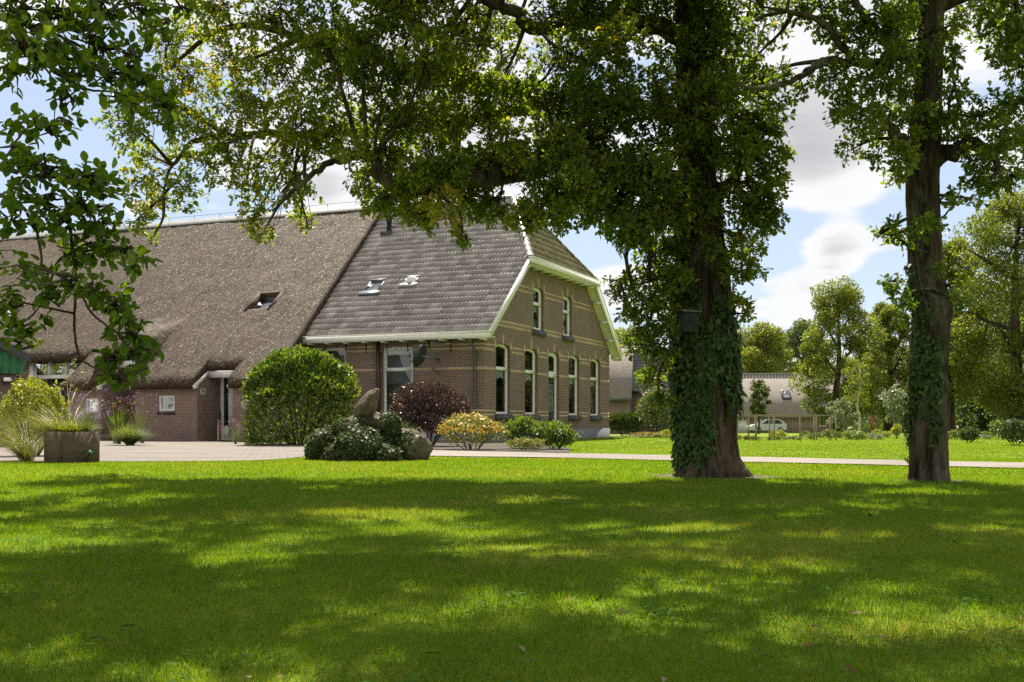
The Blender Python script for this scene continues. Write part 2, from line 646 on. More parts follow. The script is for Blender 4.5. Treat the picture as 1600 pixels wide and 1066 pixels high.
M['pipe'] = plain('grey_zinc', (0.11, 0.125, 0.14), 0.5, 0.2)
M['darkpipe'] = plain('brown_pipe', (0.05, 0.035, 0.03), 0.6)
M['interior'] = plain('room_dark', (0.15, 0.15, 0.14), 0.9)
M['curtain'] = plain('lace', (0.62, 0.63, 0.61), 0.9)
M['glass'] = glass_mat('window_glass')
M['skyglass'] = glass_mat('skylight_glass', (0.6, 0.6, 0.6), 0.35)
M['metal'] = plain('dark_metal', (0.055, 0.058, 0.06), 0.4, 0.4)
M['lightmetal'] = plain('light_metal', (0.4, 0.4, 0.4), 0.4, 0.6)
M['thatch'] = thatch_mat('thatch', (0.027, 0.0165, 0.009), (0.066, 0.042, 0.024), (0.135, 0.09, 0.054), (0.060, 0.049, 0.019))
M['straw'] = attr_mat('reed_straw', [(0.0, (0.026, 0.017, 0.011)), (0.75, (0.082, 0.055, 0.033)), (1.0, (0.24, 0.17, 0.105))], 0.55, 0.25)
M['far_thatch'] = thatch_mat('grey_thatch', (0.13, 0.11, 0.10), (0.22, 0.19, 0.17), (0.32, 0.28, 0.25), (0.16, 0.15, 0.10))
M['tile'] = attr_mat('roof_tile', [(0.0, (0.15, 0.127, 0.112)), (0.5, (0.25, 0.217, 0.197)), (1.0, (0.44, 0.39, 0.355))], 0.36, 0.6, 9.0, 0.12, (26.0, (0.05, 0.043, 0.035), 0.66, 0.7))
M['hip_tile'] = attr_mat('mossy_tile', [(0.0, (0.11, 0.105, 0.06)), (0.5, (0.19, 0.17, 0.10)), (1.0, (0.28, 0.24, 0.15))], 0.75, 0.2, 9.0, 0.4, (2.5, (0.32, 0.23, 0.04), 0.56, 0.7))
M['dark_tile'] = attr_mat('dark_tile', [(0, (0.05, 0.045, 0.055)), (1, (0.11, 0.1, 0.11))], 0.4, 0.4)
M['under'] = plain('roof_underlay', (0.03, 0.027, 0.025), 0.9)
M['ridge'] = plain('zinc_ridge', (0.26, 0.26, 0.26), 0.5, 0.2)
M['bark'] = bark_mat('oak_bark', (0.018, 0.013, 0.008), (0.115, 0.085, 0.058), 0.2)
M['bark2'] = bark_mat('lichen_bark', (0.022, 0.016, 0.011), (0.115, 0.09, 0.065), 0.45)
M['twig'] = bark_mat('twig_bark', (0.03, 0.025, 0.018), (0.11, 0.09, 0.065), 0.2)
M['oak_leaf'] = leaf_mat('oak_leaf', [(0.0, (0.075, 0.125, 0.020)), (0.5, (0.145, 0.195, 0.030)), (0.84, (0.235, 0.26, 0.040)), (0.96, (0.31, 0.29, 0.05)), (1.0, (0.40, 0.29, 0.05))], 0.55, (1.5, 1.5, 0.4), 0.42, 0.4)
M['oak_leaf_green'] = leaf_mat('oak_leaf_green', [(0.0, (0.075, 0.13, 0.020)), (0.5, (0.135, 0.195, 0.032)), (0.93, (0.21, 0.26, 0.045)), (1.0, (0.28, 0.23, 0.05))], 0.55, (1.45, 1.5, 0.4), 0.42, 0.4)
M['front_leaf'] = leaf_mat('broad_leaf', [(0.0, (0.06, 0.115, 0.016)), (0.6, (0.115, 0.185, 0.026)), (1.0, (0.20, 0.26, 0.035))], 0.55, (1.6, 1.6, 0.35), 0.5, 0.25)
M['ivy'] = leaf_mat('ivy_leaf', [(0.0, (0.024, 0.055, 0.012)), (0.7, (0.055, 0.105, 0.022)), (0.97, (0.095, 0.145, 0.036)), (1.0, (0.2, 0.08, 0.03))], 0.25, (1.3, 1.4, 0.5), 0.5, 0.22)
M['ivy_pale'] = leaf_mat('ivy_pale', [(0.0, (0.028, 0.05, 0.016)), (0.65, (0.06, 0.09, 0.028)), (1.0, (0.15, 0.18, 0.08))], 0.3, (1.4, 1.4, 0.6), 0.5, 0.3)
M['laurel'] = leaf_mat('laurel_leaf', [(0.0, (0.035, 0.075, 0.010)), (0.55, (0.075, 0.14, 0.016)), (1.0, (0.26, 0.30, 0.03))], 0.4, (1.4, 1.4, 0.4), 0.45, 0.35)
M['purple'] = leaf_mat('purple_leaf', [(0.0, (0.03, 0.018, 0.017)), (0.75, (0.07, 0.048, 0.042)), (1.0, (0.19, 0.115, 0.06))], 0.25, (1.3, 0.9, 0.6), 0.45, 0.35)
M['shrub'] = leaf_mat('shrub_leaf', [(0.0, (0.06, 0.11, 0.015)), (0.6, (0.10, 0.17, 0.025)), (1.0, (0.17, 0.23, 0.035))], 0.4)
M['potentilla'] = leaf_mat('potentilla_leaf', [(0.0, (0.09, 0.125, 0.03)), (0.6, (0.16, 0.19, 0.05)), (1.0, (0.27, 0.23, 0.08))], 0.4)
M['yellow_flower'] = leaf_mat('yellow_petal', [(0.0, (0.75, 0.42, 0.03)), (1.0, (0.85, 0.55, 0.06))], 0.35, (1.1, 1.0, 0.6))
M['purple_flower'] = leaf_mat('purple_petal', [(0.0, (0.26, 0.14, 0.46)), (1.0, (0.46, 0.28, 0.66))], 0.3, (1, 1, 1))
M['stem'] = leaf_mat('stem_green', [(0.0, (0.07, 0.11, 0.03)), (1.0, (0.14, 0.17, 0.05))], 0.3)
M['plume'] = leaf_mat('grass_plume', [(0.0, (0.10, 0.15, 0.03)), (0.6, (0.19, 0.22, 0.05)), (1.0, (0.40, 0.34, 0.14))], 0.4, (1.3, 1.2, 0.6))
M['far_leaf'] = leaf_mat('far_leaf', [(0.0, (0.08, 0.11, 0.02)), (0.6, (0.14, 0.165, 0.03)), (1.0, (0.23, 0.23, 0.045))], 0.5, (1.5, 1.5, 0.5), 0.5, 0.3)
M['far_olive'] = leaf_mat('far_olive', [(0.0, (0.095, 0.118, 0.024)), (0.6, (0.16, 0.185, 0.034)), (1.0, (0.25, 0.255, 0.05))], 0.5, (1.4, 1.45, 0.5), 0.5, 0.3)
M['far_dark'] = leaf_mat('far_dark', [(0.0, (0.045, 0.07, 0.022)), (0.6, (0.08, 0.115, 0.03)), (1.0, (0.15, 0.175, 0.045))], 0.42, (1.4, 1.4, 0.6), 0.5, 0.3)
M['silver_leaf'] = leaf_mat('silver_leaf', [(0.0, (0.12, 0.16, 0.08)), (1.0, (0.26, 0.30, 0.17))], 0.35, (1.2, 1.2, 0.8))
M['grass'] = leaf_mat('grass_blade', [(0.0, (0.056, 0.138, 0.006)), (0.5, (0.112, 0.225, 0.010)), (0.8, (0.175, 0.27, 0.018)), (0.93, (0.20, 0.235, 0.05)), (1.0, (0.25, 0.235, 0.11))], 0.52, (1.95, 1.5, 0.25), 0.5, 0.25)
M['stone'] = attr_mat('boulder', [(0, (0.105, 0.085, 0.06)), (1, (0.125, 0.10, 0.072))], 0.9, 0.15, 9.0, 0.45, (3.0, (0.2, 0.19, 0.09), 0.56, 0.5))
M['green_metal'] = plain('green_cladding', (0.025, 0.14, 0.06), 0.5)
M['slate'] = plain('slate_edge', (0.045, 0.048, 0.055), 0.6)
M['wood'] = plain('weathered_wood', (0.16, 0.13, 0.10), 0.9, var=0.3, scale=12)
M['copper'] = plain('bronze', (0.3, 0.19, 0.13), 0.35, 0.7)
M['carwhite'] = plain('car_paint', (0.42, 0.45, 0.5), 0.25, var=0.02, spec=0.6)
M['rubber'] = plain('rubber', (0.02, 0.02, 0.02), 0.8)
M['red'] = plain('red_paint', (0.55, 0.03, 0.03), 0.5)
M['number'] = plain('number_white', (0.6, 0.6, 0.58), 0.5)
M['concrete'] = plain('concrete', (0.30, 0.29, 0.27), 0.9, var=0.2)


# ================================================================== GROUND
def sstep(t):
    t = np.clip(t, 0, 1)
    return t * t * (3 - 2 * t)


def gz(y):
    return -0.65 * float(sstep((y - 50) / 80.0))


def build_ground():
    xs = np.concatenate([[-700, -400, -250, -150], np.arange(-100, 101, 5), [150, 250, 400, 700]])
    ys = np.concatenate([[-80, -40, -20, -10], np.arange(-5, 160, 3), np.arange(170, 400, 30), [500, 700, 900]])
    X, Y = np.meshgrid(xs, ys)
    Z = -0.65 * sstep((Y - 50) / 80.0)
    V = np.stack([X, Y, Z], -1).reshape(-1, 3)
    w, h = len(xs), len(ys)
    i, j = np.meshgrid(np.arange(w - 1), np.arange(h - 1))
    a = (j * w + i).ravel()
    g = G()
    g.add(V, np.stack([a, a + 1, a + 1 + w, a + w], -1))
    m, nt, b = new_mat('lawn_ground')
    tc = nd(nt, 'ShaderNodeTexCoord')
    o = tc.outputs['Object']
    f = noise_n(nt, o, 0.9, 6.0, 0.65)
    f2 = noise_n(nt, o, 45.0, 4.0, 0.7)
    f3 = noise_n(nt, o, 0.16, 3.0, 0.5)
    c = ramp_n(nt, f, [(0.3, (0.11, 0.18, 0.010)), (0.55, (0.155, 0.225, 0.014)), (0.78, (0.22, 0.24, 0.035))])
    c = mix_n(nt, ramp_n(nt, f3, [(0.4, (0, 0, 0)), (0.7, (0.4, 0.4, 0.4))]), c, (0.15, 0.19, 0.02))
    c = mix_n(nt, 0.8, c, ramp_n(nt, f2, [(0.3, (0.5, 0.5, 0.5)), (0.7, (1.35, 1.35, 1.3))]), 'MULTIPLY')
    nt.links.new(c, b.inputs['Base Color'])
    b.inputs['Roughness'].default_value = 0.9
    b.inputs['Specular IOR Level'].default_value = 0.1
    bp = nd(nt, 'ShaderNodeBump')
    bp.inputs['Strength'].default_value = 0.8
    bp.inputs['Distance'].default_value = 0.03
    nt.links.new(f2, bp.inputs['Height'])
    nt.links.new(bp.outputs[0], b.inputs['Normal'])
    tag(g.build('ground', m), kind='structure')


def sheet(name, poly, mat, z):
    P = [Vector((x, y, z)) for x, y in poly]
    g = G()
    g.add(P, [list(t) for t in tessellate_polygon([P])])
    o = g.build(name, mat)
    for p in o.data.polygons:
        if p.normal.z < 0:
            p.flip()
    return tag(o, kind='structure')


def paving_mat(name, c1, c2, mortar, w, h, rot=0.0, dirt=(0.24, 0.205, 0.175)):
    m, nt, b = new_mat(name)
    tc = nd(nt, 'ShaderNodeTexCoord')
    mp = nd(nt, 'ShaderNodeMapping')
    mp.inputs['Rotation'].default_value = (0, 0, rot)
    nt.links.new(tc.outputs['Object'], mp.inputs[0])
    br = nd(nt, 'ShaderNodeTexBrick')
    setin(br, Scale=1.0, Mortar_Size=0.014, Brick_Width=w, Row_Height=h)
    br.inputs['Color1'].default_value = (*c1, 1)
    br.inputs['Color2'].default_value = (*c2, 1)
    br.inputs['Mortar'].default_value = (*mortar, 1)
    nt.links.new(mp.outputs[0], br.inputs['Vector'])
    f = noise_n(nt, tc.outputs['Object'], 0.7, 6.0, 0.65)
    f2 = noise_n(nt, tc.outputs['Object'], 30.0, 4.0, 0.7)
    c = mix_n(nt, ramp_n(nt, f, [(0.4, (0, 0, 0)), (0.7, (0.6, 0.6, 0.6))]), br.outputs['Color'], dirt)
    f4 = noise_n(nt, tc.outputs['Object'], 0.35, 6.0, 0.7, (1, 2.2, 1))
    c = mix_n(nt, ramp_n(nt, f4, [(0.45, (0, 0, 0)), (0.7, (0.75, 0.75, 0.75))]), c, (0.115, 0.10, 0.082))
    c = mix_n(nt, 0.6, c, ramp_n(nt, f2, [(0.3, (0.6, 0.6, 0.6)), (0.7, (1.3, 1.3, 1.3))]), 'MULTIPLY')
    nt.links.new(c, b.inputs['Base Color'])
    b.inputs['Roughness'].default_value = 0.9
    b.inputs['Specular IOR Level'].default_value = 0.15
    bp = nd(nt, 'ShaderNodeBump')
    bp.inputs['Strength'].default_value = 0.6
    bp.inputs['Distance'].default_value = 0.015
    nt.links.new(f2, bp.inputs['Height'])
    nt.links.new(bp.outputs[0], b.inputs['Normal'])
    return m


def jitter_edge(pts, amp, step, seed):
    """subdivide an outline and make it wander a little, like a lawn edge"""
    out = []
    for (x0, y0), (x1, y1) in zip(pts[:-1], pts[1:]):
        L = math.hypot(x1 - x0, y1 - y0)
        n = max(1, int(L / step))
        for i in range(n):
            t = i / n
            x, y = x0 + (x1 - x0) * t, y0 + (y1 - y0) * t
            w = amp * (2 * float(fbm(np.array([x * 1.3 + seed]), np.array([y * 1.3]), seed)[0]) - 1)
            out.append((x, y + w))
    out.append(pts[-1])
    return out


PAVE_FRONT = jitter_edge([gp(-500, 722)] + [gp(*p) for p in ((0, 722), (200, 722), (330, 721.5), (420, 719.5), (455, 717), (480, 713.5))], 0.22, 0.3, 3)
PATH_FRONT = jitter_edge([gp(*p) for p in ((480, 713.5), (560, 712.5), (700, 714), (870, 716.5), (1050, 720.5), (1300, 726), (1600, 733), (2100, 746))], 0.2, 0.3, 5)
PATH_BACK = jitter_edge([gp(*p) for p in ((2100, 734), (1600, 724.5), (1300, 718), (1050, 713), (900, 709.5), (760, 706.5), (690, 704.5))], 0.2, 0.3, 9)
DRIVE = PAVE_FRONT[:-1] + [gp(480, 713.5)] + [gp(690, 704.5), (-4.0, 30.0), (-5.5, 33.0), (-8.5, 37.0), (-30, 47.0), (-45, 40.0)]
M['drive'] = paving_mat('clinker_paving', (0.24, 0.21, 0.19), (0.19, 0.168, 0.153), (0.125, 0.112, 0.10), 0.21, 0.10, 0.6)
M['path'] = paving_mat('path_gravel', (0.28, 0.245, 0.225), (0.24, 0.21, 0.19), (0.2, 0.18, 0.16), 0.3, 0.12, 0.1)


def build_paths():
    build_ground()
    sheet('driveway', DRIVE, M['drive'], 0.012)
    sheet('path', PATH_FRONT + PATH_BACK, M['path'], 0.018)
    # gravel strips by the porch and planting soil below the shrubs
    gm = paving_mat('pebbles', (0.5, 0.47, 0.42), (0.3, 0.28, 0.25), (0.12, 0.11, 0.10), 0.06, 0.05, 0.4)
    sm = plain('soil', (0.055, 0.042, 0.03), 0.95, var=0.4, scale=20, bump=0.5)
    sheet('gravel_strip', [(-12.4, 37.4), (-10.2, 36.6), (-10.1, 37.1), (-12.2, 37.9)], gm, 0.028)
    sheet('gravel_strip', [(-8.9, 36.0), (-7.9, 35.5), (-7.6, 36.0), (-8.8, 36.6)], gm, 0.028)
    sheet('flower_bed', [gp(690, 704), gp(760, 706), gp(890, 709), (1.4, 27.5), (0.6, 33.0), (-1.3, 35.7), (-6.0, 37.6), (-7.9, 33.5), (-7.7, 32.0), (-4.6, 31.0), (-3.2, 27.4), (-2.1, 26.3)], sm, 0.024)
    sheet('flower_bed', [(2.6, 52), (9.5, 50), (9.5, 46.5), (4.0, 49.6)], sm, 0.02)


# ================================================================== FARMHOUSE
HOUSE_O = (-0.907, 36.5, 0.0)
HOUSE_RZ = math.atan2(-0.385, 0.923)
WG = 13.37
HM = Matrix.Translation(HOUSE_O) @ Matrix.Rotation(HOUSE_RZ, 4, 'Z')
HMI = HM.inverted()


def roof_hit(px, py, a=3.909, b=0.814):
    """house-local point on the plane z = a + b*y seen at a pixel"""
    o = HMI @ Vector((0, 0, CH))
    q = HMI @ at(px, py, 10)
    d = q - o
    t = (a + b * o.y - o.z) / (d.z - b * d.y)
    return o + d * t


def arch_poly(a0, a1, z0, z1, sag=0.0, n=8):
    P = [(a0, z0), (a1, z0)]
    if sag <= 0:
        return P + [(a1, z1), (a0, z1)]
    am, hw = (a0 + a1) / 2, (a1 - a0) / 2
    for i in range(n + 1):
        t = 1 - 2 * i / n
        P.append((am + hw * t, z1 - sag * t * t))
    return P


def wall(g, P, outer, holes, rev=0.16):
    loops = [[Vector((a, z, 0)) for a, z in outer]] + [[Vector((a, z, 0)) for a, z in h] for h in holes]
    flat = [p for l in loops for p in l]
    g.add([P(p.x, p.y, 0) for p in flat], [list(t) for t in tessellate_polygon(loops)])
    for h in holes:
        n = len(h)
        V = [P(a, z, 0) for a, z in h] + [P(a, z, -rev) for a, z in h]
        g.add(V, [[i, (i + 1) % n, (i + 1) % n + n, i + n] for i in range(n)])


def ring(g, P, outer, inner, d0, d1):
    n = len(outer)
    V = [P(a, z, d0) for a, z in outer] + [P(a, z, d0) for a, z in inner] + [P(a, z, d1) for a, z in inner] + [P(a, z, d1) for a, z in outer]
    Fq = []
    for i in range(n):
        j = (i + 1) % n
        Fq += [[i, j, j + n, i + n], [i + n, j + n, j + 2 * n, i + 2 * n], [i, i + 3 * n, j + 3 * n, j]]
    g.add(V, Fq)


def pbox(g, P, a0, a1, z0, z1, d0, d1):
    V = [P(a, z, d) for d in (d0, d1) for z in (z0, z1) for a in (a0, a1)]
    g.add(V, [[0, 2, 3, 1], [4, 5, 7, 6], [0, 1, 5, 4], [2, 6, 7, 3], [0, 4, 6, 2], [1, 3, 7, 5]])


def window(parent, P, a0, a1, z0, z1, sag=0.0, bar=None, fw=0.075, sill=True, lace=False, frame='cream', din=-0.10, blind=False, glass='glass'):
    g = G()
    ou, inn = arch_poly(a0, a1, z0, z1, sag), arch_poly(a0 + fw, a1 - fw, z0 + fw * 1.1, z1 - fw, sag * 0.75)
    ring(g, P, ou, inn, din, din - 0.09)
    if bar:
        pbox(g, P, a0 + fw, a1 - fw, bar - 0.045, bar + 0.045, din - 0.085, din + 0.012)
        i2 = arch_poly(a0 + fw + 0.03, a1 - fw - 0.03, bar + 0.075, z1 - fw - 0.03, sag * 0.6)
        ring(g, P, arch_poly(a0 + fw, a1 - fw, bar + 0.045, z1 - fw, sag * 0.75), i2, din - 0.025, din - 0.07)
    w = g.build('window', M[frame], parent)
    p = G()
    po = arch_poly(a0 + fw * 0.6, a1 - fw * 0.6, z0 + fw * 0.6, z1 - fw * 0.6, sag * 0.8)
    p.add([P(a, z, din - 0.055) for a, z in po], [list(range(len(po)))])
    p.build('pane', M[glass], w)
    if sill:
        s = G()
        pbox(s, P, a0 - 0.09, a1 + 0.09, z0 - 0.2, z0 - 0.04, -0.1, 0.09)
        pbox(s, P, a0 - 0.09, a1 + 0.09, z0 - 0.04, z0 - 0.005, -0.12, 0.05)
        s.build('sill', M['sill'], w)
    if lace:
        c = G()
        top = (bar - 0.05) if bar else z1 - 0.1
        n = 12
        for i in range(n):
            x0, x1 = a0 + (a1 - a0) * i / n, a0 + (a1 - a0) * (i + 1) / n
            e0, e1 = (0.20 + 0.10 * abs(((i + k) % 6) - 3) / 3 for k in (0, 1))
            dd = din - 0.13 - 0.02 * (i % 2)
            c.add([P(x0, top, dd), P(x1, top, din - 0.13 - 0.02 * ((i + 1) % 2)), P(x1, top - e1, din - 0.13 - 0.02 * ((i + 1) % 2)), P(x0, top - e0, dd)], [[0, 1, 2, 3]])
        if lace == 'low':
            c.build('curtain', M['curtain'], w)
            c = G()
            for i in range(n):
                x0, x1 = a0 + (a1 - a0) * i / n, a0 + (a1 - a0) * (i + 1) / n
                c.add([P(x0, z0 + 0.05, din - 0.14), P(x1, z0 + 0.05, din - 0.16), P(x1, z0 + 0.42, din - 0.16), P(x0, z0 + 0.42, din - 0.14)], [[0, 1, 2, 3]])
        c.build('curtain', M['curtain'], w)
    if blind:
        c = G()
        pbox(c, P, a0 + fw, a1 - fw, z1 - 0.28, z1 - fw, din - 0.14, din - 0.10)
        c.build('curtain', M['curtain'], w)
    return w


TILE_W = np.array([0, 0.10, 0.20, 0.32, 0.5, 0.60, 0.70, 0.82, 1.0])
TILE_H = np.array([0.0, 0.024, 0.028, 0.002, 0.0, 0.024, 0.028, 0.002, 0.0])


def tile_field(g, X0, S0, to3d, tw=0.28, th=0.345, seed=1):
    """pantiles: lower left corners X0,S0 on a slope; to3d maps along, up-slope, height to 3-D"""
    n = len(X0)
    r = np.random.default_rng(seed)
    jx, jh, js = r.normal(0, 0.004, n), r.normal(0, 0.004, n), r.normal(0, 0.007, n)
    k = len(TILE_W)
    ax = X0[:, None] + jx[:, None] + TILE_W[None] * tw
    rows = []
    for s_, h_ in ((0.0, -0.05), (0.0, 0.052), (th + 0.03, -0.004)):
        ss = np.broadcast_to((S0 + js + s_)[:, None], ax.shape)
        hh = (TILE_H[None] if h_ > -0.01 else 0 * TILE_H[None]) + h_ + jh[:, None]
        rows.append(to3d(ax, ss, np.broadcast_to(hh, ax.shape)))
    V = np.stack(rows, 1)            # n,3,k,3
    idx = np.array([[a * k + j, a * k + j + 1, (a + 1) * k + j + 1, (a + 1) * k + j] for a in range(2) for j in range(k - 1)])
    FF = (idx[None] + (np.arange(n) * 3 * k)[:, None, None]).reshape(-1, 4)
    patch = fbm(X0 * 0.6, S0 * 0.6, 11)
    rnd = np.clip(0.55 * r.random(n) + 0.5 * (patch - 0.5) + 0.22, 0, 1)
    g.add(V.reshape(-1, 3), FF, np.repeat(rnd, len(idx)))


def half_round(g, p, q, r, n, seed):
    """row of n overlapping half round ridge tiles from p to q"""
    p, q = Vector(p), Vector(q)
    d = (q - p) / n
    rr = random.Random(seed)
    ang = [math.pi * i / 8 for i in range(9)]
    dn = d.normalized()
    side = dn.cross(Vector((0, 0, 1))).normalized()
    up = side.cross(dn)
    for i in range(n):
        V = []
        for t, s in ((-0.03, 1.12), (1.04, 0.95)):
            c = p + d * (i + t)
            for a in ang:
                V.append(c + side * math.cos(a) * r * s + up * (math.sin(a) * r * s * 0.9 - r * 0.3))
        V += [p + d * (i - 0.03) - up * r * 0.3]
        g.add(V, [[j, j + 1, j + 10, j + 9] for j in range(8)], 0.3 + 0.5 * rr.random())
        g.add(V, [[18, j + 1, j] for j in range(8)], 0.3)


# thatch: top surface z = 4.2 + 0.8 v, eaves cut higher above the doors
THATCH = [(None, 8.15, -2.65), (8.15, 9.6, -1.85), (9.6, 12.25, -2.65), (12.25, 13.75, -1.75), (13.75, 15.25, -2.65), (15.25, 19.2, -1.25), (19.2, 34.0, -2.65)]
RIDGE_V = WG / 2


def thatch_top(u, v):
    z = 4.2 + 0.8 * v
    z = z + 0.10 * (fbm(u * 0.7, v * 0.7, 21) - 0.5) + 0.09 * (fbm(u * 3.2, v * 1.7, 22, 3) - 0.5)
    lift = 0.62 * sstep((u - 12.0) / 0.4) * sstep((14.2 - u) / 0.5) * sstep((0.6 - v) / 2.2)
    return z + lift


def thatch_edge(v):
    return 6.62 + (v + 0.355) * 0.095


def build_thatch(house, wins=()):
    g = G()
    N = len(THATCH)
    for k, (u0, u1, ve) in enumerate(THATCH):
        nv = int((RIDGE_V - ve) / 0.115)
        wdt = u1 - (u0 if u0 is not None else 6.7)
        nu = max(3, int(wdt / 0.12))
        vv = ve + (RIDGE_V - ve) * np.linspace(0, 1, nv + 1)
        tt = np.linspace(0, 1, nu + 1)
        Vg = np.repeat(vv[:, None], nu + 1, 1)
        lo = thatch_edge(Vg) if u0 is None else np.full_like(Vg, u0)
        U = lo + (u1 - lo) * tt[None]
        top = thatch_top(U, Vg)
        bot = 4.2 + 0.8 * Vg - 0.30 + 0.62 * sstep((U - 12.0) / 0.4) * sstep((14.2 - U) / 0.5) * sstep((0.6 - Vg) / 2.2) * (ve > -2)
        lip = np.clip(1 - (Vg - ve) / 0.22, 0, 1)
        top = top - 0.10 * lip ** 2
        if u0 is None:                       # rounded verge beside the tiles
            top = top + 0.13 * np.clip(1 - (U - lo) / 1.2, 0, 1) - 0.06 * np.clip(1 - (U - lo) / 0.12, 0, 1) ** 2
        w = nu + 1
        nvt = (nv + 1) * w
        wob = 0.03 * (fbm(U * 7, Vg * 0 + k, 31, 2) - 0.5) * (lip > 0.9)
        Vt = np.stack([-U, Vg + wob, top], -1).reshape(-1, 3)
        Vb = np.stack([-U, Vg + 0.03, bot], -1).reshape(-1, 3)
        j, i = np.meshgrid(np.arange(nv), np.arange(nu), indexing='ij')
        a = (j * w + i).ravel()
        q = np.stack([a, a + w, a + w + 1, a + 1], -1)
        mu, mv = ((U[:-1, :-1] + U[1:, 1:]) / 2).ravel(), ((Vg[:-1, :-1] + Vg[1:, 1:]) / 2).ravel()
        keep = np.ones(len(q), bool)
        for c in wins:
            keep &= ~((np.abs(-mu - c.x) < 0.47) & (np.abs(mv - c.y) < 0.43))
        q = q[keep]
        i0 = np.arange(nu)
        Fq = [q, q[:, ::-1] + nvt, np.stack([i0, i0 + 1, i0 + 1 + nvt, i0 + nvt], -1)]
        for side, nb in ((0, k - 1), (nu, k + 1)):
            lim = RIDGE_V + 1 if (nb < 0 or nb >= N) else THATCH[nb][2]
            jj = np.arange(nv)[vv[:-1] < lim]
            s = jj * w + side
            Fq.append(np.stack([s, s + nvt, s + w + nvt, s + w], -1))
        g.add(np.concatenate([Vt, Vb]), np.concatenate(Fq))
    roof = g.build('thatched_roof', M['thatch'], house, smooth=True)
    # loose reed ends all over the slope and along the cut edges
    r = np.random.default_rng(5)
    s = G()
    C, D, Nn, L = [], [], [], []
    for k, (u0, u1, ve) in enumerate(THATCH):
        a0 = u0 if u0 is not None else 6.75
        area = (u1 - a0) * (RIDGE_V - ve)
        n = int(area * (380 if u1 < 20 else 140))
        v = ve + (RIDGE_V - ve - 0.2) * r.random(n)
        u = a0 + (u1 - a0) * r.random(n)
        ok = u > thatch_edge(v) + 0.06
        for c in wins:
            ok &= ~((np.abs(-u - c.x) < 0.56) & (np.abs(v - c.y) < 0.56))
        u, v = u[ok], v[ok]
        n = len(u)
        lip = np.clip(1 - (v - ve) / 0.22, 0, 1)
        z = thatch_top(u, v) - 0.1 * lip ** 2 + 0.012
        if u0 is None:
            z = z + 0.13 * np.clip(1 - (u - thatch_edge(v)) / 1.2, 0, 1)
        C.append(np.stack([-u, v, z], -1))
        D.append(unit(np.stack([r.normal(0, 0.28, n), np.full(n, -1.0), -0.8 + r.normal(0.14, 0.16, n)], -1)))
        Nn.append(unit(np.stack([r.normal(0, 0.4, n), np.full(n, -0.62), np.full(n, 0.78)], -1)))
        L.append(0.04 + 0.09 * r.random(n))
        # fringe along the eaves
        n = int((u1 - a0) * 80)
        u = a0 + (u1 - a0) * r.random(n)
        C.append(np.stack([-u, np.full(n, ve + 0.02), thatch_top(u, np.full(n, ve)) - 0.1 - 0.14 * r.random(n)], -1))
        D.append(unit(np.stack([r.normal(0, 0.25, n), np.full(n, -0.9), -0.8 + r.normal(0, 0.2, n)], -1)))
        Nn.append(rvec(n))
        L.append(0.04 + 0.07 * r.random(n))
    # verge fringe
    n = 900
    v = -2.6 + 9.2 * r.random(n)
    u = thatch_edge(v) + 0.03
    C.append(np.stack([-u, v, 4.28 + 0.8 * v - 0.36 * r.random(n)], -1))
    D.append(unit(np.stack([np.full(n, 0.9), r.normal(-0.6, 0.4, n), r.normal(-0.4, 0.3, n)], -1)))
    Nn.append(rvec(n))
    L.append(0.05 + 0.07 * r.random(n))
    C, D, Nn, L = np.concatenate(C), np.concatenate(D), np.concatenate(Nn), np.concatenate(L)
    add_leaves(s, C, D, Nn, L, 0.007 + 0.008 * r.random(len(C)), 'blade', r.random(len(C)) ** 1.6)
    st = s.build('reed', M['straw'], roof)
    st['kind'] = 'stuff'
    # back slope and zinc ridge cap with its lightning wire
    b = G()
    b.add([(-7.2, RIDGE_V, 9.5), (-34, RIDGE_V, 9.5), (-34, 15.7, 2.3), (-7.2, 15.7, 2.3)], [[0, 1, 2, 3]])
    b.add([(-34, RIDGE_V, 9.5), (-34, -2.3, 2.1), (-34, -2.3, 0), (-34, 15.5, 0), (-34, 15.5, 2.3)], [[0, 1, 2, 3, 4]])
    b.build('back_slope', M['thatch'], roof)
    c = G()
    z0 = 9.56
    for k in range(20):
        x1 = -7.15 - k * 1.36
        c.prism([(x1, RIDGE_V - 0.42, z0 - 0.30), (x1, RIDGE_V - 0.40, z0 - 0.25), (x1, RIDGE_V - 0.05, z0 + 0.0), (x1, RIDGE_V + 0.05, z0 + 0.0), (x1, RIDGE_V + 0.42, z0 - 0.25)], (-1.345, 0, 0), 0.4 + 0.2 * (k % 3))
    cap = c.build('ridge_cap', M['ridge'], roof)
    t = G()
    t.tube([(-7.1, RIDGE_V, z0 + 0.16), (-20, RIDGE_V, z0 + 0.15), (-34, RIDGE_V, z0 + 0.16)], 0.008, 4)
    for k in range(20):
        x = -7.4 - k * 1.36
        t.tube([(x, RIDGE_V, z0 + 0.03), (x, RIDGE_V, z0 + 0.17)], 0.012, 4)
    t.build('lightning_wire', M['metal'], cap)


